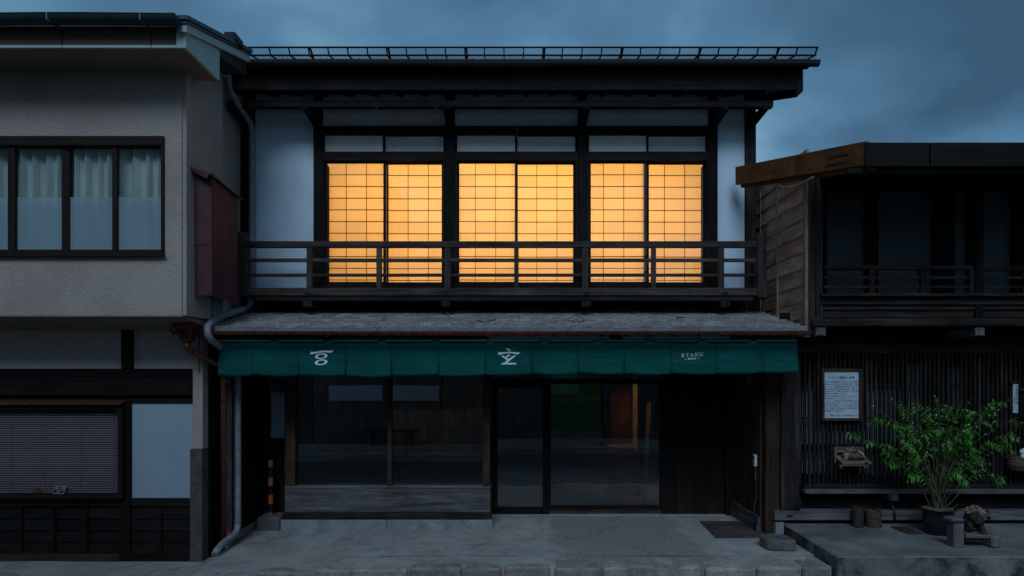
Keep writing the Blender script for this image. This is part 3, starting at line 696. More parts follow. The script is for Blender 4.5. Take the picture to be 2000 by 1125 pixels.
# grey plastic downpipe
PX = -3.475
pts = [(P(446, -.78), -.78, Q(121, -.78)), (P(446, -.78), -.78, Q(162, -.78)), (P(449, -.75), -.75, Q(178, -.75)), (P(489, -.16), -.16, Q(240, -.16)), (P(492, -.12), -.12, Q(254, -.12)), (P(492, -.12), -.12, Q(580, -.12)), (P(491, -.13), -.14, Q(592, -.12)), (P(487, -.2), -.22, lz(-.2) + .075), (PX, -1.3, lz(-1.3) + .085), (PX + .02, -1.52, Q(631, -1.55)), (PX + .05, -1.66, Q(640, -1.66)), (PX + .065, -1.68, Q(652, -1.66)), (PX + .075, -1.62, Q(664, -1.62)), (-3.39, -1.25, Q(685, -1.25)), (-3.385, -.98, Q(705, -.98)), (-3.385, -.90, Q(725, -.9)), (-3.385, -.90, Q(1022, -.9)), (-3.385, -.93, Q(1035, -.9)), (-3.385, -1.02, Q(1045, -1.0)), (-3.385, -1.35, Q(1062, -1.35)), (-3.385, -1.50, Q(1075, -1.5)), (-3.385, -1.56, Q(1084, -1.56))]
pipe = MB().tube(pts, .040, 12).build('downpipe', M['pvc'], inn)
MB().lathe([(.042, -.10), (.055, -.05), (.062, 0), (.060, .03)], (P(446, -.78), -.78, Q(121, -.78) - .02), 14).build('hopper', M['pvc'], pipe)
for b_ in (300, 433): MB().lathe([(.046, -.008), (.046, .008)], (P(492, -.12), -.12, Q(b_, -.12)), 12).build('collar', M['pvc'], pipe)
for b_ in (746, 881, 1019): MB().lathe([(.046, -.007), (.046, .007)], (-3.385, -.9, Q(b_, -.9)), 12).beam((-3.385, -.9, Q(b_, -.9)), (-3.47, -.85, Q(b_, -.9)), .012, .012).build('collar', M['grey_metal'], pipe)

# ground floor: left recess
B('front_post', M['grey_z'], inn, P(441, -.92), P(452, -.92), -.92, -.80, -.33, 2.3, .005)
B('post_foot', M['granite'], inn, P(439.5, -.93), P(454, -.93), -.935, -.78, -.33, Q(1040, -.93), .004)
for i in range(7):
    y0 = -.79 + i * .13; B('side_board', M['black_z'], inn, -3.52, -3.47 + .006 * (i % 2), y0, y0 + .127, .06, 2.35)
B('side_footing', M['pave'], inn, -3.53, -3.445, -.78, .16, -.33, .0, .01); B('side_skirting', M['dark_y'], inn, -3.53, -3.455, -.78, .16, .002, .075)
B('recess_wall', M['black_z'], inn, -3.5, P(560, .2), .16, .22, -.33, 2.78)
B('plaster_patch', M['plaster'], inn, P(529, .14), P(562, .14), .13, .159, Q(855, .14), Q(762, .14))
mb_ = B('meter_box', M['grey_metal'], inn, P(528, 0), P(552, 0), -.08, .13, Q(766, 0), Q(722, 0), .02)
B('meter_window', M['black_plastic'], inn, P(531, -.08), P(546, -.08), -.085, -.081, Q(752, -.08), Q(735, -.08)) if False else MB().box(P(532, -.08), P(545, -.08), -.086, -.079, Q(751, -.08), Q(736, -.08)).build('meter_window', M['black_plastic'], mb_)
# show window
wy = -0.58
B('granite_sill', M['granite'], inn, P(548, -.61), P(755, -.61), -.61, -.2, -.13, Q(1015.5, -.61), .005); B('granite_sill', M['granite'], inn, P(755.6, -.61), P(962, -.61), -.61, -.2, -.13, Q(1015.5, -.61), .005)
B('base_beam', M['old_x'], inn, P(552, -.60), P(960, -.60), -.60, -.2, Q(1015.3, -.6), Q(1001, -.6), .004)
B('sill_panel', M['grey_x'], inn, P(556, -.595), P(957.5, -.595), -.592, -.3, Q(1000.6, -.59), Q(953, -.59), .004)
B('sill_ledge', M['grey_x'], inn, P(555, -.6), P(958.5, -.6), -.60, -.3, Q(953, -.6), Q(950.5, -.6), .003)
for a, b_, mt in ((558, 576, 'brown_z'), (943, 957, 'brown_z')):
    B('window_post', M[mt], inn, P(a, -.57), P(b_, -.57), -.575, -.44, Q(950.5, -.6), 2.42, .004)
mul = B('mullion', M['brown_z'], inn, P(756, -.55), P(765, -.55), -.55, -.47, Q(950.5, -.6), 2.42, .003)
for a, b_ in ((576, 756), (765, 943)):
    MB().box(P(a, -.5) + .002, P(b_, -.5) - .002, -.505, -.497, Q(950.5, -.6), 2.40).build('show_window_pane', M['glass_street'], inn)
B('window_head', M['dark_x'], inn, P(558, -.57), P(957, -.57), -.56, -.45, 2.421, 2.50)
B('bay_side_wall', M['dark_y'], inn, P(558, -.4), P(566, -.4), -.439, .16, -.1, 2.45); B('bay_side_wall', M['dark_y'], inn, P(950, -.4), P(957, -.4), -.439, .25, -.1, 2.45)
# sliding glass door
dy = 0.27
B('threshold', M['alu'], inn, P(962, dy - .03), P(1418, dy - .03), dy - .05, dy + .06, -.02, .012, .003)
B('door_sill', M['brown_x'], inn, P(1073, dy), P(1292, dy), dy + .03, dy + .09, .012, Q(996, dy))
def door(a, b_, y, st0, st1, top, bot, ztop, zbot, name, gl='glass_street'):
    f = MB(); x0, x1 = P(a, y), P(b_, y)
    f.box(x0, P(st0, y), y, y + .04, zbot, ztop); f.box(P(st1, y), x1, y, y + .04, zbot, ztop)
    f.box(P(st0, y), P(st1, y), y + .001, y + .039, Q(top, y), ztop); f.box(P(st0, y), P(st1, y), y + .001, y + .039, zbot, Q(bot, y))
    o = f.build(name, M['black_z'], inn)
    MB().box(P(st0, y), P(st1, y), y + .017, y + .023, Q(bot, y), Q(top, y)).build('pane', M[gl], o); return o
d1 = door(962, 1073, dy - .02, 972, 1060, 757, 990, Q(748.5, dy), .014, 'glass_door')
d2 = door(1073, 1292, dy + .03, 1076, 1288.5, 750, 987, Q(748.5, dy), Q(995.5, dy), 'glass_door')
B('transom_bar', M['black_x'], inn, P(958, dy), P(1430, dy), dy - .04, dy + .08, Q(748, dy), Q(740, dy), .003)
MB().box(P(962, dy), P(1292, dy), dy + .02, dy + .026, Q(739.5, dy), 2.42).build('transom_pane', M['glass_street'], inn)
for i in range(4):
    a = 1293 + i * 30.5; B('door_board', M['black_z'], inn, P(a, dy), P(a + 30, dy), dy + .01 + .004 * (i % 2), dy + .06, .014, 2.42)
B('door_jamb', M['black_z'], inn, P(1416, dy), P(1431, dy), dy - .04, dy + .08, -.02, 2.42)
dh = MB().lathe([(.004, -.03), (.012, -.02), (.012, .02), (.004, .03)], (P(1408, dy - .0), dy - .02, Q(853, dy)), 8).build('door_handle', M['metal_dark'], inn)
# entrance right wall with skirting, door phone and cable
wx_ = 3.10
for i in range(8):
    y0 = -.80 + i * .133; B('side_board', M['brown_z'], inn, wx_ + .003 * (i % 2), wx_ + .06, y0, y0 + .131, .15, 2.4)
B('side_skirting', M['grey_y'], inn, wx_ - .035, wx_ + .05, -.78, .24, .0, .10, .006); B('side_skirting', M['grey_y'], inn, wx_ - .018, wx_ + .05, -.79, .24, .1003, .20, .006)
B('front_post', M['brown_z'], inn, P(1495, -.93), P(1523, -.93), -.93, -.80, .02, 2.45, .006)
B('post_foot', M['block'], inn, P(1494, -.94), P(1520, -.94), -.935, -.79, -.1, .021, .008)
ic = B('door_phone', M['white_plastic'], inn, wx_ - .03, wx_ + .001, -.70, -.62, Q(911, -.68), Q(888, -.68), .006)
MB().box(wx_ - .033, wx_ - .0295, -.69, -.63, Q(897, -.68), Q(891, -.68)).build('screen', M['black_plastic'], ic)
MB().box(wx_ - .033, wx_ - .0295, -.685, -.64, Q(907, -.68), Q(901, -.68)).build('key_pad', M['grey_metal'], ic)
MB().tube([(wx_ - .015, -.68, Q(911, -.68)), (wx_ - .012, -.68, Q(950, -.68)), (wx_ - .012, -.70, Q(975, -.7)), (wx_ - .045, -.72, Q(985, -.72)), (wx_ - .05, -.74, Q(1005, -.74)), (wx_ - .05, -.76, Q(1042, -.76))], .012, 8).build('cable_duct', M['black_plastic'], inn)
vt = MB()
for i in range(7): vt.box(P(1460 + i * 4.2, -.5), P(1462.4 + i * 4.2, -.5), -.52, -.50, Q(748, -.5), Q(728, -.5))
vt.build('vent_grille', M['grey_metal'], inn)
# rooms behind the glass
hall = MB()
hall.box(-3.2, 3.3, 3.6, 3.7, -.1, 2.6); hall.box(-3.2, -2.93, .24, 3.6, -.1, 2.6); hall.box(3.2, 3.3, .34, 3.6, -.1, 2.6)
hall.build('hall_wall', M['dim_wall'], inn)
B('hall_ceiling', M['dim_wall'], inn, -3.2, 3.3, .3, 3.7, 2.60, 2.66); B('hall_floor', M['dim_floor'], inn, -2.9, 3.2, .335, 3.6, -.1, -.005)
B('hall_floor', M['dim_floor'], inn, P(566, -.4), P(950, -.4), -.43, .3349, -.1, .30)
for i in range(10):
    a = -1.9 + i * .16; B('counter_board', M['brown_z'], inn, a, a + .156, 2.60, 2.64, -.004, 1.0)
B('counter_top', M['brown_x'], inn, -1.95, -.2, 2.55, 3.1, 1.0, 1.05)
B('hall_post', M['batten'], inn, P(1237, 2.2), P(1245, 2.2), 2.2, 2.27, -.004, 2.6)
for i in range(3):
    a = 1.70 + i * .16; B('hall_board', M['red_board'], inn, a, a + .157, 2.42, 2.45, -.004, 2.6)
hl = bpy.data.lights.new('hall_light', 'SPOT'); hl.energy = 62; hl.color = (1, .46, .14); hl.spot_size = rad(58); hl.spot_blend = .8; hl.shadow_soft_size = .05
ho = bpy.data.objects.new('hall_light', hl); col.objects.link(ho); ho.location = (1.62, 1.55, 2.52)
ho.rotation_euler = (Vector((2.02, 2.1, 1.0)) - Vector((1.62, 1.55, 2.52))).to_track_quat('-Z', 'Y').to_euler()
hall_fill = bpy.data.lights.new('hall_light', 'AREA'); hall_fill.size = 1.2; hall_fill.energy = 2.2; hall_fill.color = (1, .72, .42); hall_fill_obj = bpy.data.objects.new('hall_light', hall_fill); col.objects.link(hall_fill_obj); hall_fill_obj.location = (-1.2, 1.6, 2.55)  # added fill light without a visible source, brings out the counter boards
# inn outer shell (sides and back)
sh = MB(); sh.box(P(470, 0) - .02, P(470, 0) + .05, .125, 6, -.1, 5.9); sh.box(3.32, 3.38, .125, 6, -.1, 5.9); sh.box(-3.6, 3.38, 6.0, 6.1, -.1, 5.9)
sh.build('outer_wall', M['dark_z'], inn)

# ------------------------------------------------------------------ the green shop curtain
ny = -1.40
noren = thing('shop_curtain', 'long green cloth shop curtain in thirteen panels hanging below the copper gutter', 'curtain', (0, ny, Q(735, ny)))
def cd(x, z):
    v = Vector((x * 2.6, 0, z * 5.0)); t = (Q(668, ny) - z) / .42
    return .020 * noise.noise(v) * (0.4 + t) + .010 * noise.noise(Vector((x * 3 + z * 7, 5, z * 14))) + .010 * math.sin(x * 9.1) * t - .015 * t
ed = [426, 494, 582.5, 675, 765, 857, 948, 1039, 1129, 1219, 1310, 1399, 1489, 1557]
zt_, zbm = Q(667, ny), Q(734, ny)
for i in range(13):
    xa, xb = P(ed[i], ny), P(ed[i + 1], ny)
    slit = 0.0 if i in (0, 1, 11) else 1.0
    zb_ = Q((732.5, 733, 733.5, 733.5, 733, 732.5, 731.5, 730.5, 730, 729.5, 729, 728.5, 728)[i], ny) + R.uniform(-.007, .007)
    sk_ = R.uniform(-.009, .009); ca, cb_ = R.uniform(.2, 1), R.uniform(.2, 1)
    def fn(u, v, xa=xa, xb=xb, zb_=zb_, sk_=sk_, ca=ca, cb_=cb_):
        t = 1 - v
        x = xa + (xb - xa) * u; z = zt_ + (zb_ - zt_) * t + sk_ * (u - .5) * 2 * t - .012 * math.sin(u * math.pi) * t
        g = max(0, t - .35) / .65
        x += .004 * g * ((1 - u) - u) * slit
        y = ny + cd(x, z)
        y += .014 * g * (ca * (1 - u) ** 6 - cb_ * u ** 6) * slit
        return (x, y, z)
    c = MB().grid(fn, 14, 14).build('cloth_panel', M['noren'], noren)
    sm = c.modifiers.new('solid', 'SOLIDIFY'); sm.thickness = .0016
cuts = [426] + [v for h in hooks for v in (h - 1, h + 12)] + [1557]
cuts = cuts[:-1] + [1557] if cuts[-1] != 1557 else cuts
cuts = [426]
for h in hooks[:-1]: cuts += [h - 1, h + 12]
cuts += [1557]
for i in range(0, len(cuts), 2):
    xa, xb = P(cuts[i], ny), P(cuts[i + 1], ny)
    m = MB(); m.grid(lambda u, v: (xa + (xb - xa) * u, ny - .006 + .022 * math.cos(math.pi * 1.2 * v - .3) * -.6 + cd(xa + (xb - xa) * u, zt_) * (1 - v), zt_ - .004 + (Q(661.5, ny) - zt_ + .002 * noise.noise(Vector((u * 6, i, 0)))) * v), 16, 4)
    o = m.build('sleeve', M['noren'], noren); o.modifiers.new('solid', 'SOLIDIFY').thickness = .002
MB().tube([(P(428, ny), ny + .012, Q(664.5, ny)), (P(1556, ny), ny + .012, Q(664.5, ny))], .013, 8).build('rod', M['black_plastic'], noren)
def ink(polys, ox, oy, s, name, w_=None):
    m = MB()
    for pts_ in polys:
        q = [(P(ox + a / s, ny), Q(oy + b_ / s, ny)) for a, b_ in pts_]
        m.add([(x, ny + cd(x, z) - .005, z) for x, z in q], [list(range(len(q)))])
    return m.build(name, M['white_ink'], noren)
def ring(cx, cy, a1, b1, a2, b2, rot, n=20):
    q = []
    for k in range(n):
        t0, t1 = 2 * math.pi * k / n, 2 * math.pi * (k + 1) / n
        f = lambda a, b_, t: (cx + a * math.cos(t) * math.cos(rot) - b_ * math.sin(t) * math.sin(rot), cy + a * math.cos(t) * math.sin(rot) + b_ * math.sin(t) * math.cos(rot))
        q.append([f(a1, b1, t0), f(a1, b1, t1), f(a2, b2, t1), f(a2, b2, t0)])
    return q
def strip(top, bot): return [[top[i], top[i + 1], bot[i + 1], bot[i]] for i in range(len(top) - 1)]
ink(strip([(300,380),(365,300),(390,335),(560,312),(720,282),(860,278),(1000,278),(1165,276)], [(320,402),(345,412),(400,408),(560,372),(720,345),(860,338),(1000,355),(1068,357)])
    + ring(712, 482, 230, 98, 134, 64, -.12) + ring(712, 704, 230, 102, 134, 66, -.12), 590, 670, 18.75, 'emblem')
ink(strip([(712,210),(760,192),(830,210),(885,270)], [(720,222),(775,258),(830,292),(880,304)])
    + strip([(420,380),(475,315),(500,342),(640,338),(780,324),(920,322),(1050,338),(1250,342)], [(430,412),(470,432),(560,412),(650,395),(780,378),(920,378),(1040,405),(1150,420)])
    + strip([(540,455),(600,455),(690,508),(815,590)], [(545,470),(600,520),(680,578),(765,640)])
    + strip([(885,432),(800,430),(690,508)], [(870,455),(830,480),(745,540)])
    + strip([(1085,456),(1015,455),(800,590),(655,725)], [(1080,468),(1040,500),(850,650),(735,735)])
    + strip([(522,786),(600,722),(800,722),(1040,724),(1120,780)], [(530,790),(620,784),(800,784),(1000,786),(1115,788)]), 950, 670, 18.75, 'emblem')
def seg(a, b_, w_):
    dx, dy_ = b_[0] - a[0], b_[1] - a[1]; l = math.hypot(dx, dy_); nx, ny_ = -dy_ / l * w_ / 2, dx / l * w_ / 2
    return [(a[0]+nx,a[1]+ny_),(b_[0]+nx,b_[1]+ny_),(b_[0]-nx,b_[1]-ny_),(a[0]-nx,a[1]-ny_)]
def letters(defs, w0):
    q = []
    for ox, oy, segs in defs:
        for a in segs: q.append(seg((ox + a[0], oy + a[1]), (ox + a[2], oy + a[3]), w0 * (a[4] if len(a) > 4 else 1)))
    return q
by = [(455, 462, [(30,0,30,138,1.3),(0,0,90,0,.7),(0,138,95,138,.7),(90,0,118,20),(118,20,118,48),(118,48,88,66),(30,66,95,66,.7),(88,66,128,88),(128,88,128,115,1.2),(128,115,95,138)]),
      (650, 445, [(20,0,75,75,1.3),(135,0,75,75,.8),(75,75,75,142,1.3),(0,0,50,0,.7),(105,0,155,0,.7),(45,142,108,142,.7)]),
      (840, 440, [(75,0,18,135,.8),(75,0,135,135,1.4),(40,92,110,92,.7),(0,137,50,137,.7),(100,137,160,137,.7)]),
      (1050, 428, [(30,0,30,140,1.3),(0,0,62,0,.7),(0,140,62,140,.7),(130,0,38,75,.8),(65,60,145,140,1.3),(100,0,155,0,.7),(118,140,172,140,.7)]),
      (1250, 426, [(30,0,30,100,1.3),(30,100,55,138,1.2),(55,138,105,138,1.0),(105,138,128,100,.9),(128,100,128,0,.8),(0,0,62,0,.7),(102,0,156,0,.7)])]
na = [(745, 630, [(12,0,12,95,1.0),(12,0,72,90,1.2),(72,0,72,90,1.0),(-8,95,30,95,.7)]), (850, 640, [(40,0,5,70,.9),(40,0,65,70,1.2),(15,45,58,45,.8)]), (932, 640, [(12,0,12,70,1.2),(12,18,42,2,1.1),(0,70,30,70,.7)]),
      (985, 640, [(40,0,5,70,.9),(40,0,65,70,1.2),(15,45,58,45,.8)]), (1075, 615, [(8,30,8,88,1.3),(8,0,8,14,1.3)]), (590, 690, [(0,0,95,0,1.0)]), (1155, 660, [(0,0,90,0,1.0)])]
ink(letters(by, 19), 1310, 670, 22.2, 'lettering'); ink(letters(na, 15), 1310, 670, 22.2, 'lettering')

# ------------------------------------------------------------------ left-hand house
lh = thing('plaster_house', 'grey rendered house with boxed eave, curtained upstairs window and dark panelled ground floor', 'house', (-5.5, -1.0, -.21))
y2 = -2.03
wxl, wxr = P(0, y2) - 1.6, P(355, y2)
fx0, fx1 = wxl + .3, P(322, y2); fz0, fz1 = Q(498, y2), Q(267, y2)
zl0, zl1 = Q(616, y2), Q(139, y2)
w2 = MB()
w2.box(wxl, wxr, y2, y2 + .2, zl0, fz0); w2.box(wxl, wxr, y2, y2 + .2, fz1, zl1 + .02); w2.box(fx1, wxr, y2, y2 + .2, fz0, fz1); w2.box(wxl, fx0, y2, y2 + .2, fz0, fz1)
w2.build('upper_wall', M['stucco'], lh)
w3_ = MB().box(P(355, y2) + .003, P(380, y2 + .2), y2 + .012, y2 + .20, zl0, zl1 + .02); w3_.build('corner_strip', M['stucco'], lh)
_zr = lambda y: 5.36 + .27 * (y + 2.57)
MB().hexa([(-3.75,y2+.2,zl0),(-3.49,y2+.2,zl0),(-3.49,-1.1,zl0),(-3.75,-1.1,zl0),(-3.75,y2+.2,_zr(y2+.2)),(-3.49,y2+.2,_zr(y2+.2)),(-3.49,-1.1,_zr(-1.1)),(-3.75,-1.1,_zr(-1.1))]).build('side_wall', M['stucco'], lh)
B('roof_space', M['roof_dark'], lh, wxl, -3.75, y2 + .201, 3, zl1, zl1 + .3)
B('rear_wall', M['stucco'], lh, -3.95, -3.70, -1.101, 1.2, zl0, _zr(-.9))
sk2 = MB()
for i in range(4):
    y = -1.40 + i * .075; sk2.box(-3.489, -3.465, y, y + .04, lz(y) - .02, Q(578, y) + .25)
sk2.box(-3.489, -3.475, -1.42, -1.1, lz(-1.4) - .02, 3.1); sk2.build('corrugated_skirt', M['grey_metal'], lh)
# window
wf = MB()
wf.box(fx0, fx1, y2 - .03, y2 + .1, fz1 - .10, fz1); wf.box(fx0, fx1, y2 - .03, y2 + .1, fz0, fz0 + .045); wf.box(fx1 - .03, fx1, y2 - .029, y2 + .1, fz0 + .046, fz1 - .101)
win = wf.build('window', M['bronze'], lh, bevel=.004)
B('window_sill', M['bronze'], win, fx0, fx1 + .02, y2 - .06, y2 - .031, fz0 - .02, fz0 + .01)
pz0, pz1, pm_ = Q(487, y2), Q(284, y2), Q(383, y2)
stiles = [(-140, -125), (-60, -48), (15, 29), (118, 133), (219, 228), (316, 322)]
for i, (a, b_) in enumerate(stiles):
    B('stile', M['bronze'], win, P(a, y2), P(b_, y2) - (.032 if i == 5 else 0), y2 + .0 + .02 * (i % 2), y2 + .05 + .02 * (i % 2), fz0 + .046, fz1 - .101)
for i in range(5):
    a, b_ = stiles[i][1], stiles[i + 1][0]; y = y2 + .035
    MB().box(P(a, y2), P(b_, y2), y, y + .004, pm_, pz1).build('pane', M['glass_clear'], win)
    MB().box(P(a, y2), P(b_, y2), y, y + .004, pz0, pm_ - .0005).build('frosted_pane', M['film'], win)
    B('bottom_rail', M['bronze'], win, P(a, y2), P(b_, y2), y2 + .015, y2 + .06, fz0 + .046, pz0); B('top_rail', M['bronze'], win, P(a, y2), P(b_, y2), y2 + .015, y2 + .06, pz1, fz1 - .101)
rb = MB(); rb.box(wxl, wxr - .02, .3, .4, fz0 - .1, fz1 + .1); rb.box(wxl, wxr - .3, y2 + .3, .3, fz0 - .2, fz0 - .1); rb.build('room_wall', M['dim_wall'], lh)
cur = MB()
def cfn(u, v):
    x = fx0 + (fx1 - fx0) * u; ph = x * 52 + 1.6 * math.sin(x * 5.3) + 0.9 * math.sin(x * 13)
    a = .034 + .014 * (1 - v)
    return (x + .006 * math.sin(ph * 2), y2 + .125 + a * (abs(math.sin(ph * .5)) ** .7 * 2 - 1.2) + .012 * math.sin(ph * .37), fz0 + .05 + (fz1 - .13 - fz0) * v)
cur.grid(cfn, 700, 8)
tag(cur.build('window_curtain', M['curtain'], base=True), 'pale pleated curtain hanging behind the upstairs window of the grey rendered house', 'curtain')
# boxed eave and roof
ex1 = P(363, -2.57); ye = -2.57; so_z = Q(139, y2)
bx = MB(); bx.box(wxl, ex1 - .012, ye + .012, -1.79, so_z, so_z + .03); bx.build('soffit', M['soffit'], lh)
B('fascia', M['fascia_brown'], lh, wxl, P(345, ye), ye, ye + .03, so_z + .001, Q(52, ye), 0); B('fascia_lip', M['stucco_pale'], lh, wxl, P(345, ye), ye - .006, ye + .02, so_z - .006, so_z + .018)
for a in (121, 295): B('fascia_joint', M['metal_dark'], lh, P(a, ye), P(a, ye) + .006, ye - .008, ye + .01, so_z - .004, so_z + .17)
bg_ = MB()
bg_.box(P(345, ye) + .001, ex1 + .001, ye - .008, ye + .035, so_z - .008, Q(55, ye))
bg_.hexa([(ex1-.03,ye-.004,so_z-.006),(ex1,ye-.004,so_z-.006),(ex1,-1.79,so_z-.006),(ex1-.03,-1.79,so_z-.006),(ex1-.03,ye-.004,5.38),(ex1,ye-.004,5.38),(ex1,-1.79,5.57),(ex1-.03,-1.79,5.57)])
bg_.build('verge_panel', M['stucco_pale'], lh)
s2 = .27
_vz = lambda y: 5.40 + s2 * (y - ye) - .032
MB().hexa([(ex1-.3,-2.2,_vz(-2.2)-.02),(ex1-.01,-2.2,_vz(-2.2)-.02),(ex1-.01,-1.0,_vz(-1.0)-.16),(ex1-.3,-1.0,_vz(-1.0)-.16),(ex1-.3,-2.2,_vz(-2.2)),(ex1-.01,-2.2,_vz(-2.2)),(ex1-.01,-1.0,_vz(-1.0)),(ex1-.3,-1.0,_vz(-1.0))]).build('verge_soffit', M['gutter'], lh)
def verge(dx0, dx1, dz0, dz1, y0, y1, mat, name):
    x0, x1 = ex1 + dx0, ex1 + dx1
    z = lambda y: 5.40 + s2 * (y - ye)
    MB().hexa([(x0,y0,z(y0)+dz0),(x1,y0,z(y0)+dz0),(x1,y1,z(y1)+dz0),(x0,y1,z(y1)+dz0),(x0,y0,z(y0)+dz1),(x1,y0,z(y0)+dz1),(x1,y1,z(y1)+dz1),(x0,y1,z(y1)+dz1)]).build(name, M[mat], lh)
verge(-.04, .03, -.03, .05, ye - .05, -1.0, 'stucco_pale', 'verge_board'); verge(-.04, .045, .051, .085, ye - .07, -1.0, 'gutter', 'verge_board'); verge(-6, .06, .086, .125, ye - .09, -.98, 'roof_green', 'roof'); verge(-6, -.50, .0, .120, -.979, 3.0, 'roof_green', 'roof')
B('roof_vent', M['metal_dark'], lh, ex1 - .05, ex1 + .07, -1.55, -1.3, 5.40 + s2 * (-1.5 - ye) + .12, 5.40 + s2 * (-1.5 - ye) + .20)
lg = gutter(wxl, P(350, -2.68), -2.69, Q(33, -2.69), .075, M['roof_green'], 'gutter', lh)
for a in (90, 272): MB().box(P(a, -2.77), P(a, -2.77) + .01, -2.775, -2.60, Q(38, -2.77), Q(24, -2.77)).build('gutter_bracket', M['grey_metal'], lg)
sgl = MB()
for i in range(60):
    x = P(0, -2.5) - .2 + i * .035; z0 = 5.40 + s2 * (-2.35 - ye) + .10
    sgl.beam((x, -2.35, z0), (x + .018, -2.35, z0 + .05), .004, .004); sgl.beam((x + .018, -2.35, z0 + .05), (x + .035, -2.35, z0), .004, .004)
sgl.build('snow_guard', M['metal_dark'], lh)
# red sheet-metal box on the side wall
ry = -1.83
rbx = MB(); rx0_, rx1_ = P(372, ry), P(414, ry); rzb, rzt = Q(577, ry), Q(338, ry)
rbx.box(rx0_, rx1_, ry, ry + .01, rzb, Q(479, ry)); rbx.box(rx0_ - .004, rx1_ - .002, ry - .006, ry + .009, Q(479, ry) + .002, rzt)
red = rbx.build('metal_box', M['red_metal'], lh)
rs = MB()
def rfn(u, v):
    y = ry + .004 + .70 * u; return (rx1_ + .004 * math.sin(u * 75), y, rzb - .01 - .05 * 0 + (rzt - rzb + .02 - .10 * u) * v)
rs.grid(rfn, 96, 2); rs.build('corrugated_sheet', M['red_metal'], red)
B('box_core', M['black_plastic'], red, rx0_ + .01, rx1_ - .008, ry + .012, ry + .69, rzb + .02, rzt - .1)
hd = MB(); hx0 = P(349, ry - .05)
hd.hexa([(hx0,ry-.06,rzt+.085),(rx1_+.02,ry-.10,rzt-.035),(rx1_+.05,ry+.75,rzt-.11),(hx0,ry+.75,rzt+.02),(hx0,ry-.06,rzt+.097),(rx1_+.02,ry-.10,rzt-.023),(rx1_+.05,ry+.75,rzt-.098),(hx0,ry+.75,rzt+.032)])
hd.hexa([(hx0+.03,ry-.075,rzt+.075),(rx1_-.015,ry-.105,rzt-.095),(rx1_+.02,ry-.098,rzt-.035),(hx0+.03,ry-.066,rzt+.08),(hx0+.03,ry-.075,rzt+.083),(rx1_-.015,ry-.108,rzt-.028),(rx1_+.02,ry-.103,rzt-.028),(hx0+.03,ry-.066,rzt+.085)])
hd.build('hood', M['red_metal'], red)
MB().lathe([(.004, -.03), (.022, -.01), (.022, .02), (.004, .05)], (hx0 + .005, ry - .06, rzt + .10), 8).build('hood_end', M['red_metal'], red)
# jetty soffit and ground floor
y1 = -1.30
MB().hexa([(wxl,y2+.0,zl0-.012),(-3.53,y2+.0,zl0-.012),(-3.53,y1+.1,Q(647,y1)),(wxl,y1+.1,Q(647,y1)),(wxl,y2+.0,zl0-.002),(-3.53,y2+.0,zl0-.002),(-3.53,y1+.1,zl0-.002),(wxl,y1+.1,zl0-.002)]).build('jetty_soffit', M['soffit'], lh)
gx0 = P(0, y1) - 1.5
for a, b_ in ((None, 239), (259, 378)):
    B('plaster_panel', M['plaster_beige'], lh, gx0 if a is None else P(a, y1), P(b_, y1), y1 + .02, y1 + .08, Q(722, y1), Q(640, y1))
B('plaster_panel', M['plaster_grey'], lh, P(256, y1), P(379, y1), y1 + .02, y1 + .08, Q(975, y1), Q(786, y1))
B('stud', M['black_z'], lh, P(238, y1), P(260, y1), y1 - .02, y1 + .08, Q(720, y1), Q(640, y1), .004)
B('beam', M['black_x'], lh, gx0, P(378, y1), y1 - .01, y1 + .08, Q(736, y1), Q(720, y1), .004); B('beam', M['black_x'], lh, gx0, P(378, y1), y1 - .05, y1 + .08, Q(772, y1), Q(736.5, y1), .006)
B('beam', M['black_x'], lh, gx0, P(378, y1), y1 - .0, y1 + .08, Q(787, y1), Q(772.5, y1))
B('post', M['black_z'], lh, P(236, y1), P(256, y1), y1 - .03, y1 + .08, -.22, Q(787.5, y1), .005)
B('sill_beam', M['black_x'], lh, gx0, P(235.5, y1), y1 - .02, y1 + .08, Q(989, y1), Q(974, y1), .004); B('sill_beam', M['black_x'], lh, P(256.5, y1), P(374, y1), y1 - .02, y1 + .08, Q(989, y1), Q(973, y1), .004)
B('base_beam', M['brown_x'], lh, gx0, P(235.5, y1), y1 - .03, y1 + .08, -.23, Q(1081, y1), .004, 'dark brown base beam'); B('base_beam', M['black_x'], lh, P(256.5, y1), P(374, y1), y1 - .03, y1 + .08, -.23, Q(1081, y1), .004)
zr = [Q(a, y1) for a in (1080.5, 1058, 1035.5, 1013, 990)]
for x0, x1 in ((gx0, P(41, y1)), (P(46.5, y1), P(104.5, y1)), (P(109.5, y1), P(167.5, y1)), (P(172.5, y1), P(235, y1)), (P(257, y1), P(309.5, y1)), (P(317.5, y1), P(374, y1))):
    for j in range(4):
        MB().hexa([(x0,y1-.006,zr[j]),(x1,y1-.006,zr[j]),(x1,y1+.03,zr[j]),(x0,y1+.03,zr[j]),(x0,y1+.012,zr[j+1]-.002),(x1,y1+.012,zr[j+1]-.002),(x1,y1+.03,zr[j+1]-.002),(x0,y1+.03,zr[j+1]-.002)]).build('wainscot_board', M['black_x'], lh)
for a, b_ in ((41, 46.5), (104.5, 109.5), (167.5, 172.5), (309.5, 317.5)):
    B('batten', M['black_z'], lh, P(a, y1), P(b_, y1), y1 - .025, y1 + .03, zr[0], zr[4])
B('backing', M['black_z'], lh, gx0, P(374, y1), y1 + .031, y1 + .08, -.2, Q(989, y1) - .001)
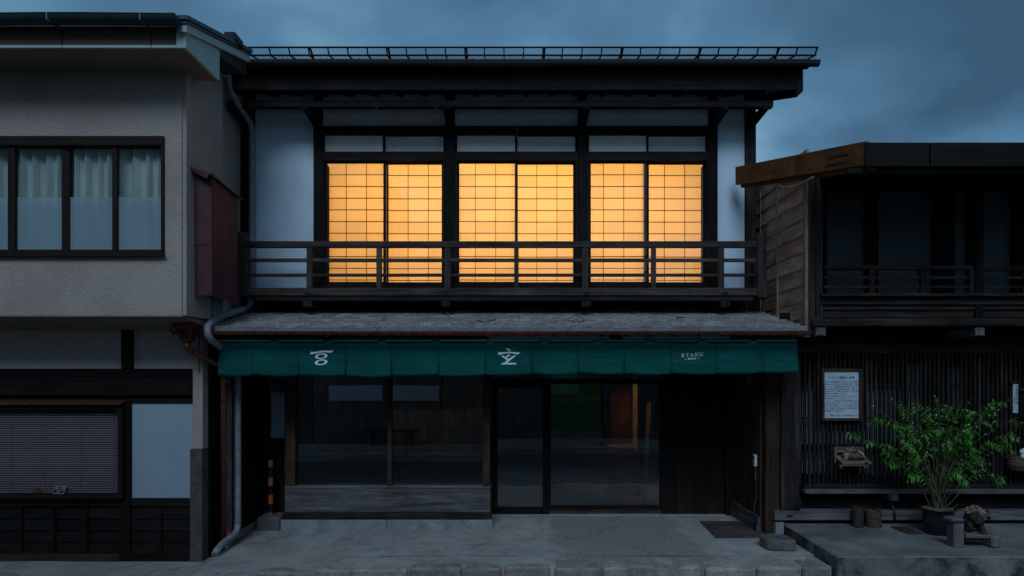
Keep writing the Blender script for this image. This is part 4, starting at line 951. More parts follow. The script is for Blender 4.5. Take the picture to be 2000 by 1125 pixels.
# blind window
bw = MB(); bx0, bx1 = gx0, P(231, y1 - .08); bz0, bz1 = Q(968, y1 - .08), Q(795, y1 - .08)
bw.box(bx0, bx1 + .05, y1 - .10, y1 + .05, bz1, bz1 + .03); bw.box(bx0, bx1 + .05, y1 - .10, y1 + .05, bz0 - .035, bz0); bw.box(bx1, bx1 + .05, y1 - .099, y1 + .05, bz0, bz1)
blw = bw.build('blind_window', M['bronze'], lh, bevel=.003)
MB().hexa([(bx0,y1-.15,bz1+.031),(bx1+.06,y1-.15,bz1+.031),(bx1+.06,y1-.02,bz1+.045),(bx0,y1-.02,bz1+.045),(bx0,y1-.15,bz1+.045),(bx1+.06,y1-.15,bz1+.045),(bx1+.06,y1-.02,bz1+.075),(bx0,y1-.02,bz1+.075)]).build('window_hood', M['copper'], blw)
MB().box(bx0, bx1, y1 - .075, y1 - .07, bz0, bz1).build('pane', M['glass_clear'], blw)
bs = None; nb_ = 36
for i in range(nb_):
    z = Q(962, y1) + (Q(810, y1) - Q(962, y1)) * i / (nb_ - 1)
    if bs is None:
        x0, x1 = bx0 + .02, bx1 - .03
        bs = MB().hexa([(x0,y1+.02,z-.005),(x1,y1+.02,z-.005),(x1,y1+.036,z+.008),(x0,y1+.036,z+.008),(x0,y1+.02,z-.0035),(x1,y1+.02,z-.0035),(x1,y1+.036,z+.0095),(x0,y1+.036,z+.0095)]).build('blind_slat', M['blind'], blw); zb0 = z
    else: copy_at(bs, (0, 0, z - zb0))
cdm = MB()
for a in (20, 86, 155, 222): cdm.tube([(P(a, y1), y1 + .015, bz0 + .02), (P(a, y1), y1 + .015, bz1)], .0025, 4)
cdm.build('blind_cord', M['grey_metal'], blw)
B('window_board', M['brown_x'], blw, bx0, bx1, y1 - .069, y1 + .015, bz0 - .0, bz0 + .012)
B('window_recess', M['dim_wall'], lh, gx0, P(235, y1), y1 + .30, y1 + .34, bz0 - .2, bz1 + .3)
# pillar and dark side
B('pillar', M['stucco'], lh, P(378.5, y1), P(398, y1), y1 - .03, y1 + .12, Q(876, y1), 2.44, .004); B('pillar_base', M['pebble'], lh, P(374.5, y1), P(398.5, y1), y1 - .05, y1 + .12, -.24, Q(876.3, y1), .006)
MB().tube([(P(389, y1 - .03), y1 - .034, 2.43), (P(389, y1 - .03), y1 - .034, Q(729, y1))], .004, 5).build('wire', M['metal_dark'], lh)
for i in range(4): B('side_board', M['black_z'], lh, -3.66, -3.635 + .004 * (i % 2), y1 + .121 + i * .16, y1 + .278 + i * .16, -.22, 2.42)
B('gap_board', M['black_z'], lh, -4.4, -3.49, -.78, -.74, -.3, 2.61)
B('inner_wall', M['black_z'], lh, gx0, -3.7, y1 + .5, y1 + .56, -.2, 2.5)
toy = thing('red_toy', 'small red lidded pot on the window board in front of the blind', 'ornament', (P(73, y1 - .03), y1 - .03, bz0 + .012))
tl = WL[toy.name]
MB().lathe([(.020, 0), (.040, .008), (.050, .022), (.046, .030)], tl, 14, 1, .5).build('bowl', M['orange'], toy); MB().lathe([(.052, .030), (.040, .045), (.015, .055), (.008, .058), (.010, .07), (.004, .076)], tl, 14, 1, .5).build('lid', simple('red_lacquer', (.45, .03, .02), .35), toy)
card = thing('photo_card', 'pale printed card leaning against the blind beside the red pot', 'card', (P(116, y1 - .03), y1 - .03, bz0 + .012))
c0 = WL[card.name]
def leanq(x0, x1, z0, z1, off, mat, nm):
    k = .35; sh_ = .18
    p = lambda x, z, o: (c0.x + x + z * sh_, c0.y + z * k - .012 - o, c0.z + z)
    MB().hexa([p(x0,z0,off),p(x1,z0,off),p(x1,z0,off-.003),p(x0,z0,off-.003),p(x0,z1,off),p(x1,z1,off),p(x1,z1,off-.003),p(x0,z1,off-.003)]).build(nm, mat, card)
leanq(-.075, .060, 0, .095, 0, M['white_paper'], 'sheet'); leanq(-.068, -.035, .012, .05, .003, M['cable'], 'picture'); leanq(.0, .05, .012, .03, .003, M['cable'], 'picture'); leanq(-.01, .045, .038, .05, .003, M['orange'], 'picture'); leanq(-.03, .01, .05, .088, .003, M['grey_metal'], 'picture')

# ------------------------------------------------------------------ right-hand house
rh_ = thing('lattice_house', 'old dark timber house with slatted ground floor, upstairs railing and cedar boarded gable side', 'house', (6.0, -0.5, .14))
rxw = 3.45; yf2 = -1.37
bz = [2.443 + .197 * i for i in range(12)]
for i in range(11):
    for (ya, yb_) in ((yf2 + .03, -.52), (-.48, .28)):
        z0, z1 = bz[i], bz[i + 1]
        MB().hexa([(rxw-.016,ya,z0),(rxw+.03,ya,z0),(rxw+.03,yb_,z0),(rxw-.016,yb_,z0),(rxw-.002,ya,z1+.01),(rxw+.03,ya,z1+.01),(rxw+.03,yb_,z1+.01),(rxw-.002,yb_,z1+.01)]).build('siding_board', M['siding'], rh_)
B('batten', M['batten'], rh_, rxw - .03, rxw + .01, -.52, -.48, 2.5, 4.55, .003); B('batten', M['batten'], rh_, rxw - .035, rxw + .02, yf2 - .01, yf2 + .05, 2.42, 4.5, .003)
B('batten', M['batten'], rh_, rxw - .022, rxw + .02, .10, .14, 2.6, 4.5, .003)
B('corner_post', M['old_z'], rh_, P(1578, yf2), P(1594, yf2), yf2 - .03, yf2 + .1, 2.45, 4.3, .008); B('front_post', M['old_z'], rh_, P(1594.5, yf2 - .06), P(1607, yf2 - .06), yf2 - .07, yf2 + .0, 2.6, 4.3, .01)
B('gap_board', M['old_z'], rh_, 3.34, 3.47, .29, .33, 2.4, 4.9)
# bargeboard, roof
A = Vector((P(1690, -2.5), -2.5, 0)); C_ = Vector((P(1436, -.22), -.22, 0))
def bp(t, py_unused, z): q = A.lerp(C_, t); return Vector((q.x, q.y, z))
zA0, zA1, zC0, zC1 = Q(323, -2.5), Q(275.5, -2.5), Q(361, -.22), Q(326, -.22)
def bseg(t0, t1, name, mat, off=.0, th=.05, zlo=0, zhi=1):
    n = Vector((1, .25, 0)).normalized()
    L0 = lambda t: zA0 + (zC0 - zA0) * t; H0 = lambda t: zA1 + (zC1 - zA1) * t
    f = lambda t, k, o: bp(t, 0, L0(t) + (H0(t) - L0(t)) * k) + n * o
    MB().hexa([f(t0,zlo,off),f(t0,zlo,off+th),f(t1,zlo,off+th),f(t1,zlo,off),f(t0,zhi,off),f(t0,zhi,off+th),f(t1,zhi,off+th),f(t1,zhi,off)]).build(name, mat, rh_, bevel=.004)
for t0, t1 in ((0, .47), (.474, .93), (.934, 1.0)): bseg(t0, t1, 'bargeboard', M['barge'])
bseg(.0, .98, 'barge_backing', M['barge'], .051, .08, -.16, .6)
for k0, k1 in ((.52, .62), (.20, .30)): bseg(.10, .24, 'slot', M['black_plastic'], -.003, .02, k0, k1)
xR = 10.0
rr = MB(); zF0, zF1 = Q(326, -2.5), Q(279, -2.5)
rr.hexa([(A.x+.06,-2.5,zF0),(xR,-2.5,zF0),(xR,3,zF0+.19*5.5),(A.x-.2,3,zF0+.19*5.5),(A.x+.06,-2.5,zF1),(xR,-2.5,zF1),(xR,3,zF1+.19*5.5),(A.x-.2,3,zF1+.19*5.5)])
rr.build('roof', M['roof_dark'], rh_)
for a, b_ in ((1690, 1814), (1817, 2110)): B('fascia', M['black_x'], rh_, P(a, -2.52), P(b_, -2.52), -2.525, -2.501, zF0 + .0, zF1 - .004, .003)
B('eave_lath', M['black_x'], rh_, P(1650, -2.4), xR, -2.46, -2.38, zF0 - .05, zF0 - .002)
B('wall_plate', M['black_x'], rh_, P(1596, yf2), xR, yf2 - .02, yf2 + .1, Q(372, yf2), zF0 + .2)
MB().tube([(P(1520, -1.1) , -1.0, Q(357, -1.0)), (P(1530, -1.2), -1.15, Q(364, -1.2)), (P(1548, -1.4), -1.4, Q(365.5, -1.4)), (P(1570, -1.6), -1.6, Q(357, -1.6)), (P(1588, -1.8), -1.8, Q(346, -1.8))], .014, 8).build('hose', M['batten'], rh_)
# upper windows behind a railing
yw2 = -.75
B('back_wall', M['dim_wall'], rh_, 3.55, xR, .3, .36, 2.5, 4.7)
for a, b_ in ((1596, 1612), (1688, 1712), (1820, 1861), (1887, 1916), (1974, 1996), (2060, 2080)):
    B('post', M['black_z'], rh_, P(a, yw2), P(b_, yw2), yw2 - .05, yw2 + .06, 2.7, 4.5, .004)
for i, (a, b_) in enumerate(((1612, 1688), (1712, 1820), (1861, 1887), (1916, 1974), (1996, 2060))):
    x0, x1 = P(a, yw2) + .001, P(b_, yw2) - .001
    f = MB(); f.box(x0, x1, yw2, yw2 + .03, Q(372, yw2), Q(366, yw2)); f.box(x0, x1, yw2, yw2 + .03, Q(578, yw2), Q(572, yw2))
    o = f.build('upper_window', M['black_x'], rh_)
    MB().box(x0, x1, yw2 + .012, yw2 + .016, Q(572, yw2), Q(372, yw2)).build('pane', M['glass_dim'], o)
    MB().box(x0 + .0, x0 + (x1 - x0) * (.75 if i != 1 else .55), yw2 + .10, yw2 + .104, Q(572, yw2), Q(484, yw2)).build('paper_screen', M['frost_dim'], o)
yr = yf2 - .02
B('handrail', M['old_x'], rh_, P(1608, yr), P(1899, yr), yr - .03, yr + .03, Q(527.5, yr), Q(518.5, yr), .006); B('handrail', M['old_x'], rh_, P(1914, yr), xR, yr - .03, yr + .03, Q(529, yr), Q(520, yr), .006)
for a, b_ in ((539.5, 545), (558, 563)): B('lower_rail', M['old_x'], rh_, P(1608, yr), xR, yr - .012, yr + .012, Q(b_, yr), Q(a, yr))
for a in (1702, 1801, 1896, 2000):
    z0, z1 = Q(574, yr), Q(527, yr); x = P(a, yr); h = z1 - z0
    pr = [(x-.035,z0),(x+.035,z0),(x+.03,z0+.18*h),(x+.022,z0+.4*h),(x+.03,z0+.7*h),(x+.035,z1),(x-.035,z1),(x-.03,z0+.7*h),(x-.022,z0+.4*h),(x-.03,z0+.18*h)]
    MB().prism(pr, yr - .028, yr + .028).build('baluster', M['old_z'], rh_)
B('end_post', M['black_z'], rh_, P(1901, yr), P(1914, yr), yr - .05, yr + .05, Q(625, yr), Q(372, yr), .005)
for a, b_, dy_ in ((575, 581, .10), (582, 596, .03), (597, 606, .0), (608, 621, -.02)): B('floor_beam', M['old_x'], rh_, P(1597, yr), xR, yr - .03 - dy_, yr + .3, Q(b_, yr), Q(a, yr), .006)
B('jetty_beam', M['old_x'], rh_, P(1586, yr - .05), xR, yr - .09, yr + .1, Q(638, yr), Q(623, yr), .01)
for a, b_ in ((1589, 1609), (1898, 1917)): B('joist_end', M['grey_y'], rh_, P(a, yr), P(b_, yr), yr - .06, -.6, Q(656, yr), Q(638.5, yr), .006)
B('jetty_floor', M['black_x'], rh_, rxw + .01, xR, yr + .1, .3, Q(600, -.6), Q(590, -.6))
# slatted front
yl = -.95
B('lintel', M['old_x'], rh_, P(1525, yl), xR, yl - .03, yl + .1, Q(690, yl), Q(672, yl), .006); B('upper_wall', M['black_x'], rh_, P(1530, yl), xR, yl + .06, yl + .12, Q(672, yl), Q(610, yl))
B('lattice_sill', M['old_x'], rh_, P(1567, yl), xR, yl - .06, yl + .06, Q(952.5, yl), Q(945, yl), .005); B('lattice_sill', M['grey_x'], rh_, P(1567, yl), xR, yl - .085, yl + .06, Q(962.5, yl), Q(953, yl), .005)
for a in (752, 817, 882): B('lattice_tie', M['old_x'], rh_, P(1567, yl), xR, yl + .012, yl + .030, Q(a + 2, yl), Q(a - 2, yl))
sl0 = None; x = P(1569, yl); i = 0
while x < P(2080, yl):
    w_ = .030
    if sl0 is None:
        sl0 = MB().box(x, x + w_, yl - .02, yl + .011, Q(945, yl), Q(690, yl)).build('lattice_slat', M['slat'], rh_); x0s = x
    else:
        c = copy_at(sl0, (x - x0s, R.uniform(-.003, .003), 0)); c.rotation_euler = (0, R.uniform(-.002, .002), 0)
    x += .0545 + R.uniform(-.003, .003); i += 1
for (a, b_, c, d) in ((1567, 1615, 758, 868), (1690, 1760, 762, 872), (1600, 1690, 842, 868), (1770, 1800, 712, 872), (1567, 1700, 885, 925), (1700, 1790, 888, 930), (1850, 1880, 720, 800), (1900, 1960, 890, 925)):
    B('paper_screen', M['frost'], rh_, P(a, yl + .1), P(b_, yl + .1), yl + .09 + .002 * (a % 7), yl + .10 + .002 * (a % 7), Q(d, yl + .1), Q(c, yl + .1))
B('inner_wall', M['black_z'], rh_, rxw, xR, yl + .2, yl + .26, .1, 2.5)
B('corner_post', M['old_z'], rh_, P(1526, -.98), P(1552, -.98), -.99, -.82, .25, 2.6, .01)
sp_ = MB().tube([(P(1557, -.98), -.95, .30 + .0), (P(1558, -.98), -.96, .40), (P(1556, -.98), -.95, .52), (P(1558, -.98), -.95, .7), (P(1558, -.98), -.95, 2.3)], [.03, .062, .045, .055, .05], 10); sp_.build('knotted_post', M['old_z'], rh_)
B('ground_beam', M['grey_x'], rh_, P(1513, -1.0), xR, -1.0, -.85, Q(1016.5, -1.0), Q(998, -1.0), .006)
B('beam_mortise', M['black_plastic'], rh_, P(1536, -1.0), P(1548, -1.0), -1.004, -.99, Q(1010, -1), Q(1006, -1))
B('foundation_board', M['black_x'], rh_, P(1555, -.8), xR, -.82, -.78, .2, .7)
lw = B('lamp_block', M['grey_y'], rh_, P(1735, -1.0), P(1750, -1.0), -1.06, -.82, Q(977, -1), Q(964, -1), .006)
MB().tube([(P(1742, -1), -.9, Q(977, -1)), (P(1745, -1), -.98, Q(990, -1)), (P(1746, -1), -1.02, Q(1002, -1)), (P(1746, -1), -1.02, Q(1014, -1))], .013, 8).build('cable_duct', M['black_plastic'], rh_)
MB().tube([(P(1928, -1), -1.02, Q(996, -1)), (P(1930, -1), -1.02, Q(1014, -1))], .012, 8).build('cable_duct', M['black_plastic'], rh_)

# ------------------------------------------------------------------ house across the street (seen mirrored in the panes)
yo = -10.75
oh = thing('facing_house', 'dark timber house across the street mirrored in the ground floor panes', 'house', (0, yo - 1, -.01))
B('backing_wall', M['black_z'], oh, -14, 14, yo - .2, yo - .12, -.01, 2.5)
for x0, x1 in ((-14, -5.6), (-5.55, -2.0), (-1.95, 1.1), (2.75, 5.2), (5.25, 14)): B('timber_wall', M['grey_z'], oh, x0, x1, yo - .1, yo, -.01, 2.5)
B('white_screen', M['plaster'], oh, -5.10, -3.62, yo + .001, yo + .03, 1.20, 1.62); B('white_screen', M['plaster'], oh, -3.48, -2.05, yo + .001, yo + .03, 1.20, 1.62)
B('green_screen', M['greenish'], oh, 1.15, 2.0, yo - .1, yo, 1.32, 2.3); B('green_screen', M['green_wall'], oh, 2.01, 2.7, yo - .1, yo, 1.32, 2.3); B('olive_rail', M['olive'], oh, 1.15, 2.7, yo - .1, yo + .01, 1.05, 1.31); B('green_panel', M['green_wall'], oh, 1.15, 2.7, yo - .1, yo, .25, 1.045); B('stone_base', M['kerb'], oh, 1.12, 2.72, yo - .1, yo + .1, -.01, .245)
for i in range(18):
    B('wall_board', M['siding'], oh, -3.5 + i * .16, -3.345 + i * .16, yo + .002, yo + .02, .0, .95)
B('upper_wall', M['plaster'], oh, -3.4, 14, yo - .1, yo + .3, 2.5, 3.0); B('sky_blocking_wing', M['dim_wall'], oh, -14, -3.5, yo - 3, yo + .3, 2.5, 7.6); MB().hexa([(-3.4,yo+.9,2.9),(14,yo+.9,2.9),(14,yo-4,3.9),(-3.4,yo-4,3.9),(-3.4,yo+.9,3.05),(14,yo+.9,3.05),(14,yo-4,4.05),(-3.4,yo-4,4.05)]).build('roof', M['grey_metal'], oh)  # unseen tall wing added to block sky; upper wall kept low and pale for bounce
ob = thing('wooden_bench', 'pale wooden bench in front of the facing house mirrored in the show window', 'bench', (-3.4, yo + .35, -.01))
B('seat', M['barge'], ob, -4.0, -2.6, yo + .2, yo + .5, .36, .41)
for a in (-3.85, -2.78): B('leg', M['barge'], ob, a, a + .06, yo + .24, yo + .46, -.01, .358)

# ------------------------------------------------------------------ small things
def text_mesh(body, size, loc, mat, name, parent, align='LEFT', sp=1.0, rot=(rad(90), 0, 0)):
    c = bpy.data.curves.new('text', 'FONT'); c.body = body; c.size = size; c.align_x = align; c.space_line = sp; c.resolution_u = 2
    t = bpy.data.objects.new('text', c); col.objects.link(t)
    dg = bpy.context.evaluated_depsgraph_get(); me = bpy.data.meshes.new_from_object(t.evaluated_get(dg)); bpy.data.objects.remove(t)
    me.materials.clear(); me.materials.append(mat); me.name = name
    o = bpy.data.objects.new(name, me); col.objects.link(o); o.rotation_euler = rot; o.location = Vector(loc) - WL[parent.name]; o.parent = parent; WL[o.name] = Vector(loc)
    return o
yn = yl - .055
nb = thing('framed_notice', 'white handwritten notice in a brown wooden frame hung on the slats', 'sign', (P(1643, yn), yn, Q(822, yn)))
fr = MB(); fa, fb, fc, fd = P(1604, yn), P(1682.5, yn), Q(822, yn), Q(720, yn); ft = .034
fr.box(fa, fa + ft, yn - .02, yn + .02, fc, fd); fr.box(fb - ft, fb, yn - .02, yn + .02, fc, fd); fr.box(fa + ft, fb - ft, yn - .019, yn + .02, fc, fc + ft); fr.box(fa + ft, fb - ft, yn - .019, yn + .02, fd - ft, fd)
fr.build('frame', M['brown_z'], nb, bevel=.003)
B('paper', M['white_paper'], nb, fa + ft, fb - ft, yn + .0, yn + .006, fc + ft, fd - ft)
text_mesh('うどんの語源と由来', .036, ((fa + fb) / 2, yn - .003, Q(739.5, yn)), M['black_ink'], 'lettering', nb, 'CENTER')
lines = ['うどんの語源は諸説あり定かではないが奈良時代', 'に渡来した小麦粉と水で作る団子の菓子「混飩」', 'こんとんという唐菓子が名前の由来と言われる。', '混飩」は食べ物なので食偏に改めて「餛飩」となり', '熱い湯に浸けて「温飩」とも言われてそれが転じ', '饂飩となり「饂飩」になった。', 'もともと混飩」は丸くて「どこにもはしがない」こと', 'から名前が付いた「こんとん」という。', '「うどん」と呼ばれ始めたのは室町時代と言われて', 'おりその江戸時代から「うどん」と言い伝えられた。', 'また、また「饂飩」というのは木曽路の宿でもよく', '一杯の「饂飩」で心も体も温かく皆様のお越しを', 'お待ち申し上げて居ります。']
for i, t in enumerate(lines): text_mesh(t, .0195, (fa + ft + .004, yn - .003, Q(746.5 + i * 4.72, yn)), M['black_ink'], 'lettering', nb)
text_mesh('饂飩ノ里ならい・奈良井宿茶房より', .020, ((fa + fb) / 2 + .03, yn - .003, Q(812.5, yn)), M['black_ink'], 'lettering', nb, 'CENTER')
ps = thing('notice_strip', 'narrow white vertical notice with a small wooden roof at the right edge of the slats', 'sign', (P(1983, yn), yn, Q(806, yn)))
B('paper', M['white_paper'], ps, P(1978.7, yn), P(1988.5, yn), yn, yn + .012, Q(806.5, yn), Q(750, yn))
for s_ in (-1, 1): MB().beam((P(1983.6, yn), yn, Q(744.5, yn)), (P(1983.6 + s_ * 7.5, yn), yn, Q(749, yn)), .05, .010, (0, 0, 1)).build('little_roof', M['brown_x'], ps)
for i, ch in enumerate('自家製五平餅'): text_mesh(ch, .034, (P(1985.6, yn), yn - .002, Q(757 + i * 6.3, yn)), M['black_ink'], 'lettering', ps, 'CENTER')
for i, ch in enumerate('お土産にどうぞ'): text_mesh(ch, .024, (P(1981.2, yn), yn - .002, Q(774 + i * 3.9, yn)), M['black_ink'], 'lettering', ps, 'CENTER')
text_mesh('５００円', .014, (P(1983.6, yn), yn - .002, Q(801, yn)), M['black_ink'], 'lettering', ps, 'CENTER')
wb = thing('wooden_box', 'brown wooden box with sloping lid cut by the right picture edge', 'box', (P(2004, yn), yn - .05, Q(815, yn)))
B('body', M['brown_z'], wb, P(1991.5, yn), P(2018, yn), yn - .08, yn + .03, Q(815, yn), Q(768, yn), .004); MB().hexa([(P(1988, yn),yn-.11,Q(766,yn)),(P(2022, yn),yn-.11,Q(759,yn)),(P(2022, yn),yn+.03,Q(757,yn)),(P(1988, yn),yn+.03,Q(764,yn)),(P(1988, yn),yn-.11,Q(763.5,yn)),(P(2022, yn),yn-.11,Q(756,yn)),(P(2022, yn),yn+.03,Q(754,yn)),(P(1988, yn),yn+.03,Q(761,yn))]).build('lid', M['old_x'], wb)
# little shelf shaped like a bench
ys = yl - .03
shf = thing('wall_shelf', 'small brown bench shaped shelf fixed to the slats below the framed notice', 'shelf', (P(1660, ys), ys - .1, Q(915, ys)))
za = Q(889.5, ys)
for i in range(4):
    y0 = ys - .005 - (i + 1) * .047; z0 = za - .018 * i
    MB().hexa([(P(1629,ys),y0,z0-.026),(P(1687,ys),y0,z0-.026),(P(1687,ys),y0+.045,z0-.010),(P(1629,ys),y0+.045,z0-.010),(P(1629,ys),y0,z0-.014),(P(1687,ys),y0,z0-.014),(P(1687,ys),y0+.045,z0+.002),(P(1629,ys),y0+.045,z0+.002)]).build('seat_slat', M['shelf_x'], shf)
zf = za - .072
for b_ in (874.5, 880.5): B('back_slat', M['shelf_x'], shf, P(1631, ys), P(1681, ys), ys - .028, ys - .014, Q(b_ + 2.6, ys), Q(b_ - 2.4, ys), .002)
for a in (1629, 1682):
    x = P(a, ys); MB().prism([(x-.012,Q(905,ys)),(x+.010,Q(899,ys)),(x+.014,Q(880,ys)),(x+.012,Q(873.5,ys)),(x-.002,Q(872,ys)),(x-.016,Q(874,ys)),(x-.014,Q(892,ys))], ys - .05, ys - .02).build('upright', M['shelf_z'], shf)
yq = ys - .20
B('apron', M['shelf_x'], shf, P(1641, yq), P(1694, yq), yq - .004, yq + .010, zf - .030, zf - .012)
for a in (1642, 1692): x = P(a, yq); MB().prism([(x-.012,Q(914.5,yq)),(x+.006,Q(914.5,yq)),(x+.013,Q(903,yq)),(x+.014,zf-.013),(x-.016,zf-.013),(x-.016,Q(904,yq))], yq - .010, yq + .016).build('leg', M['shelf_z'], shf)
msk = thing('carved_badger', 'carved reddish wooden animal with striped sides lying on the little shelf', 'carving', (P(1664, ys), ys - .11, za - .038))
c = Vector((P(1664, ys - .1), ys - .11, za - .038)); m = MB()
def blob(cx, cz, cy, rx, rz_, ry_, n=14, rot=0.0):
    b0 = MB()
    for j in range(n // 2 + 1):
        ph = math.pi * j / (n // 2) - math.pi / 2
        for k in range(n):
            t = 2 * math.pi * k / n; x, y, z = rx * math.cos(ph) * math.cos(t), ry_ * math.cos(ph) * math.sin(t), rz_ * math.sin(ph)
            b0.v.append(c + Vector((cx + x * math.cos(rot) - z * math.sin(rot), cy + y, cz + x * math.sin(rot) + z * math.cos(rot))))
    for j in range(n // 2):
        for k in range(n): k2 = (k + 1) % n; b0.f.append([j*n+k, j*n+k2, (j+1)*n+k2, (j+1)*n+k]); b0.sm.append(True)
    return b0
m = blob(.0, .058, 0, .125, .058, .075, 18, -.12); m.add(*(lambda b: (b.v, b.f, True))(blob(-.02, .105, -.02, .065, .045, .06, 14, -.15))); m.add(*(lambda b: (b.v, b.f, True))(blob(.105, .040, -.03, .045, .022, .04, 10, -.2)))
m.add(*(lambda b: (b.v, b.f, True))(blob(.0, .150, -.01, .014, .016, .010, 8))); m.add(*(lambda b: (b.v, b.f, True))(blob(-.072, .125, -.01, .018, .018, .012, 8)))
m.build('body', M['carved'], msk)
for (dx, dz, r_) in ((-.025, .110, .0085), (.012, .118, .0085), (.005, .090, .010)): blob(dx, dz, -.078, r_, r_, .012, 8).build('eye' if r_ < .009 else 'nose', M['black_plastic'], msk)
for i in range(3):
    pts_ = [(c.x + .040 + i * .016 + .05 * k / 6, c.y - .055 - .018 * math.sin(k / 6 * 3), c.z + .122 - .012 * i - .062 * (k / 6) ** 1.3) for k in range(7)]; MB().tube(pts_, .0035, 5).build('stripe', M['white_plastic'], msk)
    pts_ = [(c.x - .085 - i * .014, c.y - .060 + .010 * i, c.z + .085 - i * .006 - .075 * k / 5) for k in range(6)]; MB().tube(pts_, .0032, 5).build('stripe', M['white_plastic'], msk)
# basket
yk = yn - .08
bk = thing('hanging_basket', 'round woven basket with straw rim hung on the slats at the right edge', 'basket', (P(1995, yk), yk, Q(921, yk)))
b0 = WL[bk.name]
MB().lathe([(.03, 0), (.10, .012), (.150, .06), (.165, .11), (.150, .16), (.125, .19)], b0, 22, 1, .7, .04).build('bowl', M['basket'], bk)
for i in range(5): MB().tube([(b0.x + (.15 + .004 * i) * math.cos(t), b0.y + .7 * .16 * math.sin(t), b0.z + .035 + i * .033) for t in [k * .3 for k in range(22)]], .005, 5).build('weave_band', M['basket'], bk)
st_ = MB()
for i in range(26):
    t = R.uniform(0, 6.28); a = Vector((b0.x - .05 + .10 * math.cos(t), b0.y - .03 + .06 * math.sin(t), b0.z + .19 + R.uniform(0, .03))); st_.tube([a, a + Vector((R.uniform(-.09, .05), R.uniform(-.04, .02), R.uniform(-.01, .05)))], .004, 4)
tag(st_.build('straw', M['basket'], bk), kind='stuff')
for i, (dx, dz, tx) in enumerate(((.035, .225, .12), (.030, .185, -.10))):
    p0 = b0 + Vector((dx - .115, -.08 - .02 * i, dz + .01)); p1 = p0 + Vector((.16, .02, tx * .3))
    tb = MB().tube([p0.lerp(p1, k / 6) + Vector((0, 0, .006 * math.sin(k))) for k in range(7)], [.012, .030, .038, .040, .038, .030, .012], 12)
    tag(tb.build('white_gourd', M['white_plastic'], base=True), ['upper pale rounded gourd resting in the woven basket', 'lower pale gourd with its end over the basket rim'][i], 'gourd', 'gourds in the basket')
# log stumps
for i, (a, b_, h0, h1, mt, lb) in enumerate(((1665, 1687, 993, 1027, 'bark', 'dark barked log stump, the slimmer and darker of the pair'), (1690, 1721.5, 998, 1029, 'bark_brown', 'brown log stump with slanted top, wider of the pair'))):
    y = -1.10; x = (P(a, y) + P(b_, y)) / 2; r_ = (P(b_, y) - P(a, y)) / 2; z0 = .146; h = Q(h0, y) - z0 + .02
    t = thing('log_stump', lb, 'log', (x, y, z0), 'log stumps on the platform')
    lg_ = MB().lathe([(r_ * .97, 0), (r_ * 1.0, .01), (r_ * .97, h * .3), (r_ * .95, h * .6), (r_ * .98, h * .95), (r_ * .93, h)], (x, y, z0), 22, 1, .9, .05, i * 3)
    for v in lg_.v:
        if v.z > z0 + h * .8: v.z += -(v.y - y) * 0 - (v.x - x) * .18
    lg_.build('bark', M[mt], t)
    lid_ = MB().lathe([(r_ * .90, h), (r_ * .88, h + .004)], (x, y, z0), 22, 1, .9, .05, i * 3)
    for v in lid_.v: v.z -= (v.x - x) * .18
    lid_.build('cut_face', M['old_x'], t)
# drain cover
dc = MB().hexa([(P(1740,-1.13),-1.13,.128),(P(1769,-1.13),-1.13,.128),(P(1807,-1.5),-1.47,.122),(P(1776,-1.5),-1.47,.122),(P(1740,-1.13),-1.13,.156),(P(1769,-1.13),-1.13,.156),(P(1807,-1.5),-1.47,.150),(P(1776,-1.5),-1.47,.150)])
dcv = dc.v; a_, b_, c_, d_ = dcv[0], dcv[1], dcv[2], dcv[3]
dc2 = MB(); dc2.hexa([d_, c_, b_, a_, dcv[7], dcv[6], dcv[5], dcv[4]])
tag(dc2.build('drain_cover', wood('rotten_drain_board', (.05, .035, .028), (.10, .07, .055), 'x'), base=True), 'flat brown board covering a drain in the raised platform', 'drain cover')
# potted shrub
py_ = -1.42; pz = .135
pot = thing('potted_shrub', 'leafy green shrub with small white blossoms in a black oval pot', 'plant', (P(1832, py_), py_, pz))
pc = WL[pot.name]
MB().lathe([(.135, .0), (.145, .01), (.155, .20), (.165, .275), (.180, .280), (.182, .300), (.170, .303), (.163, .285), (.150, .27)], pc, 32, 1.06, .9).build('pot', M['black_plastic'], pot)
gv = MB()
for i in range(260):
    t = R.uniform(0, 6.28); r_ = .155 * math.sqrt(R.random()); q = pc + Vector((1.05 * r_ * math.cos(t), .88 * r_ * math.sin(t), .292 + R.uniform(0, .012)))
    s_ = R.uniform(.006, .013); gv.lathe([(s_ * .5, -s_ * .5), (s_, 0), (s_ * .4, s_ * .5)], q, 5)
gv.lathe([(.158, .262), (.158, .290)], pc, 20, 1.05, .88)
tag(gv.build('gravel', M['gravel'], pot), kind='stuff')
stems = MB(); leaves = MB(); blooms = MB()
def leaf(p, d, ln, wd, droop):
    d = d.normalized(); u = Vector((0, 0, 1)); s_ = d.cross(u)
    if s_.length < .05: s_ = Vector((1, 0, 0))
    s_.normalize(); s_ = (s_ + Vector((0, 0, R.uniform(-.5, .5)))).normalized(); n_ = s_.cross(d)
    q = lambda t, k: p + d * ln * t + s_ * wd * k - Vector((0, 0, droop * ln * t * t)) + n_ * (abs(k) * wd * .35)
    leaves.add([q(0, 0), q(.22, .75), q(.42, 1), q(.62, .62), q(1, 0), q(.62, -.62), q(.42, -1), q(.22, -.75), q(.45, 0)], [(0, 8, 2, 1), (8, 4, 3, 2), (0, 7, 6, 8), (8, 6, 5, 4)], False)
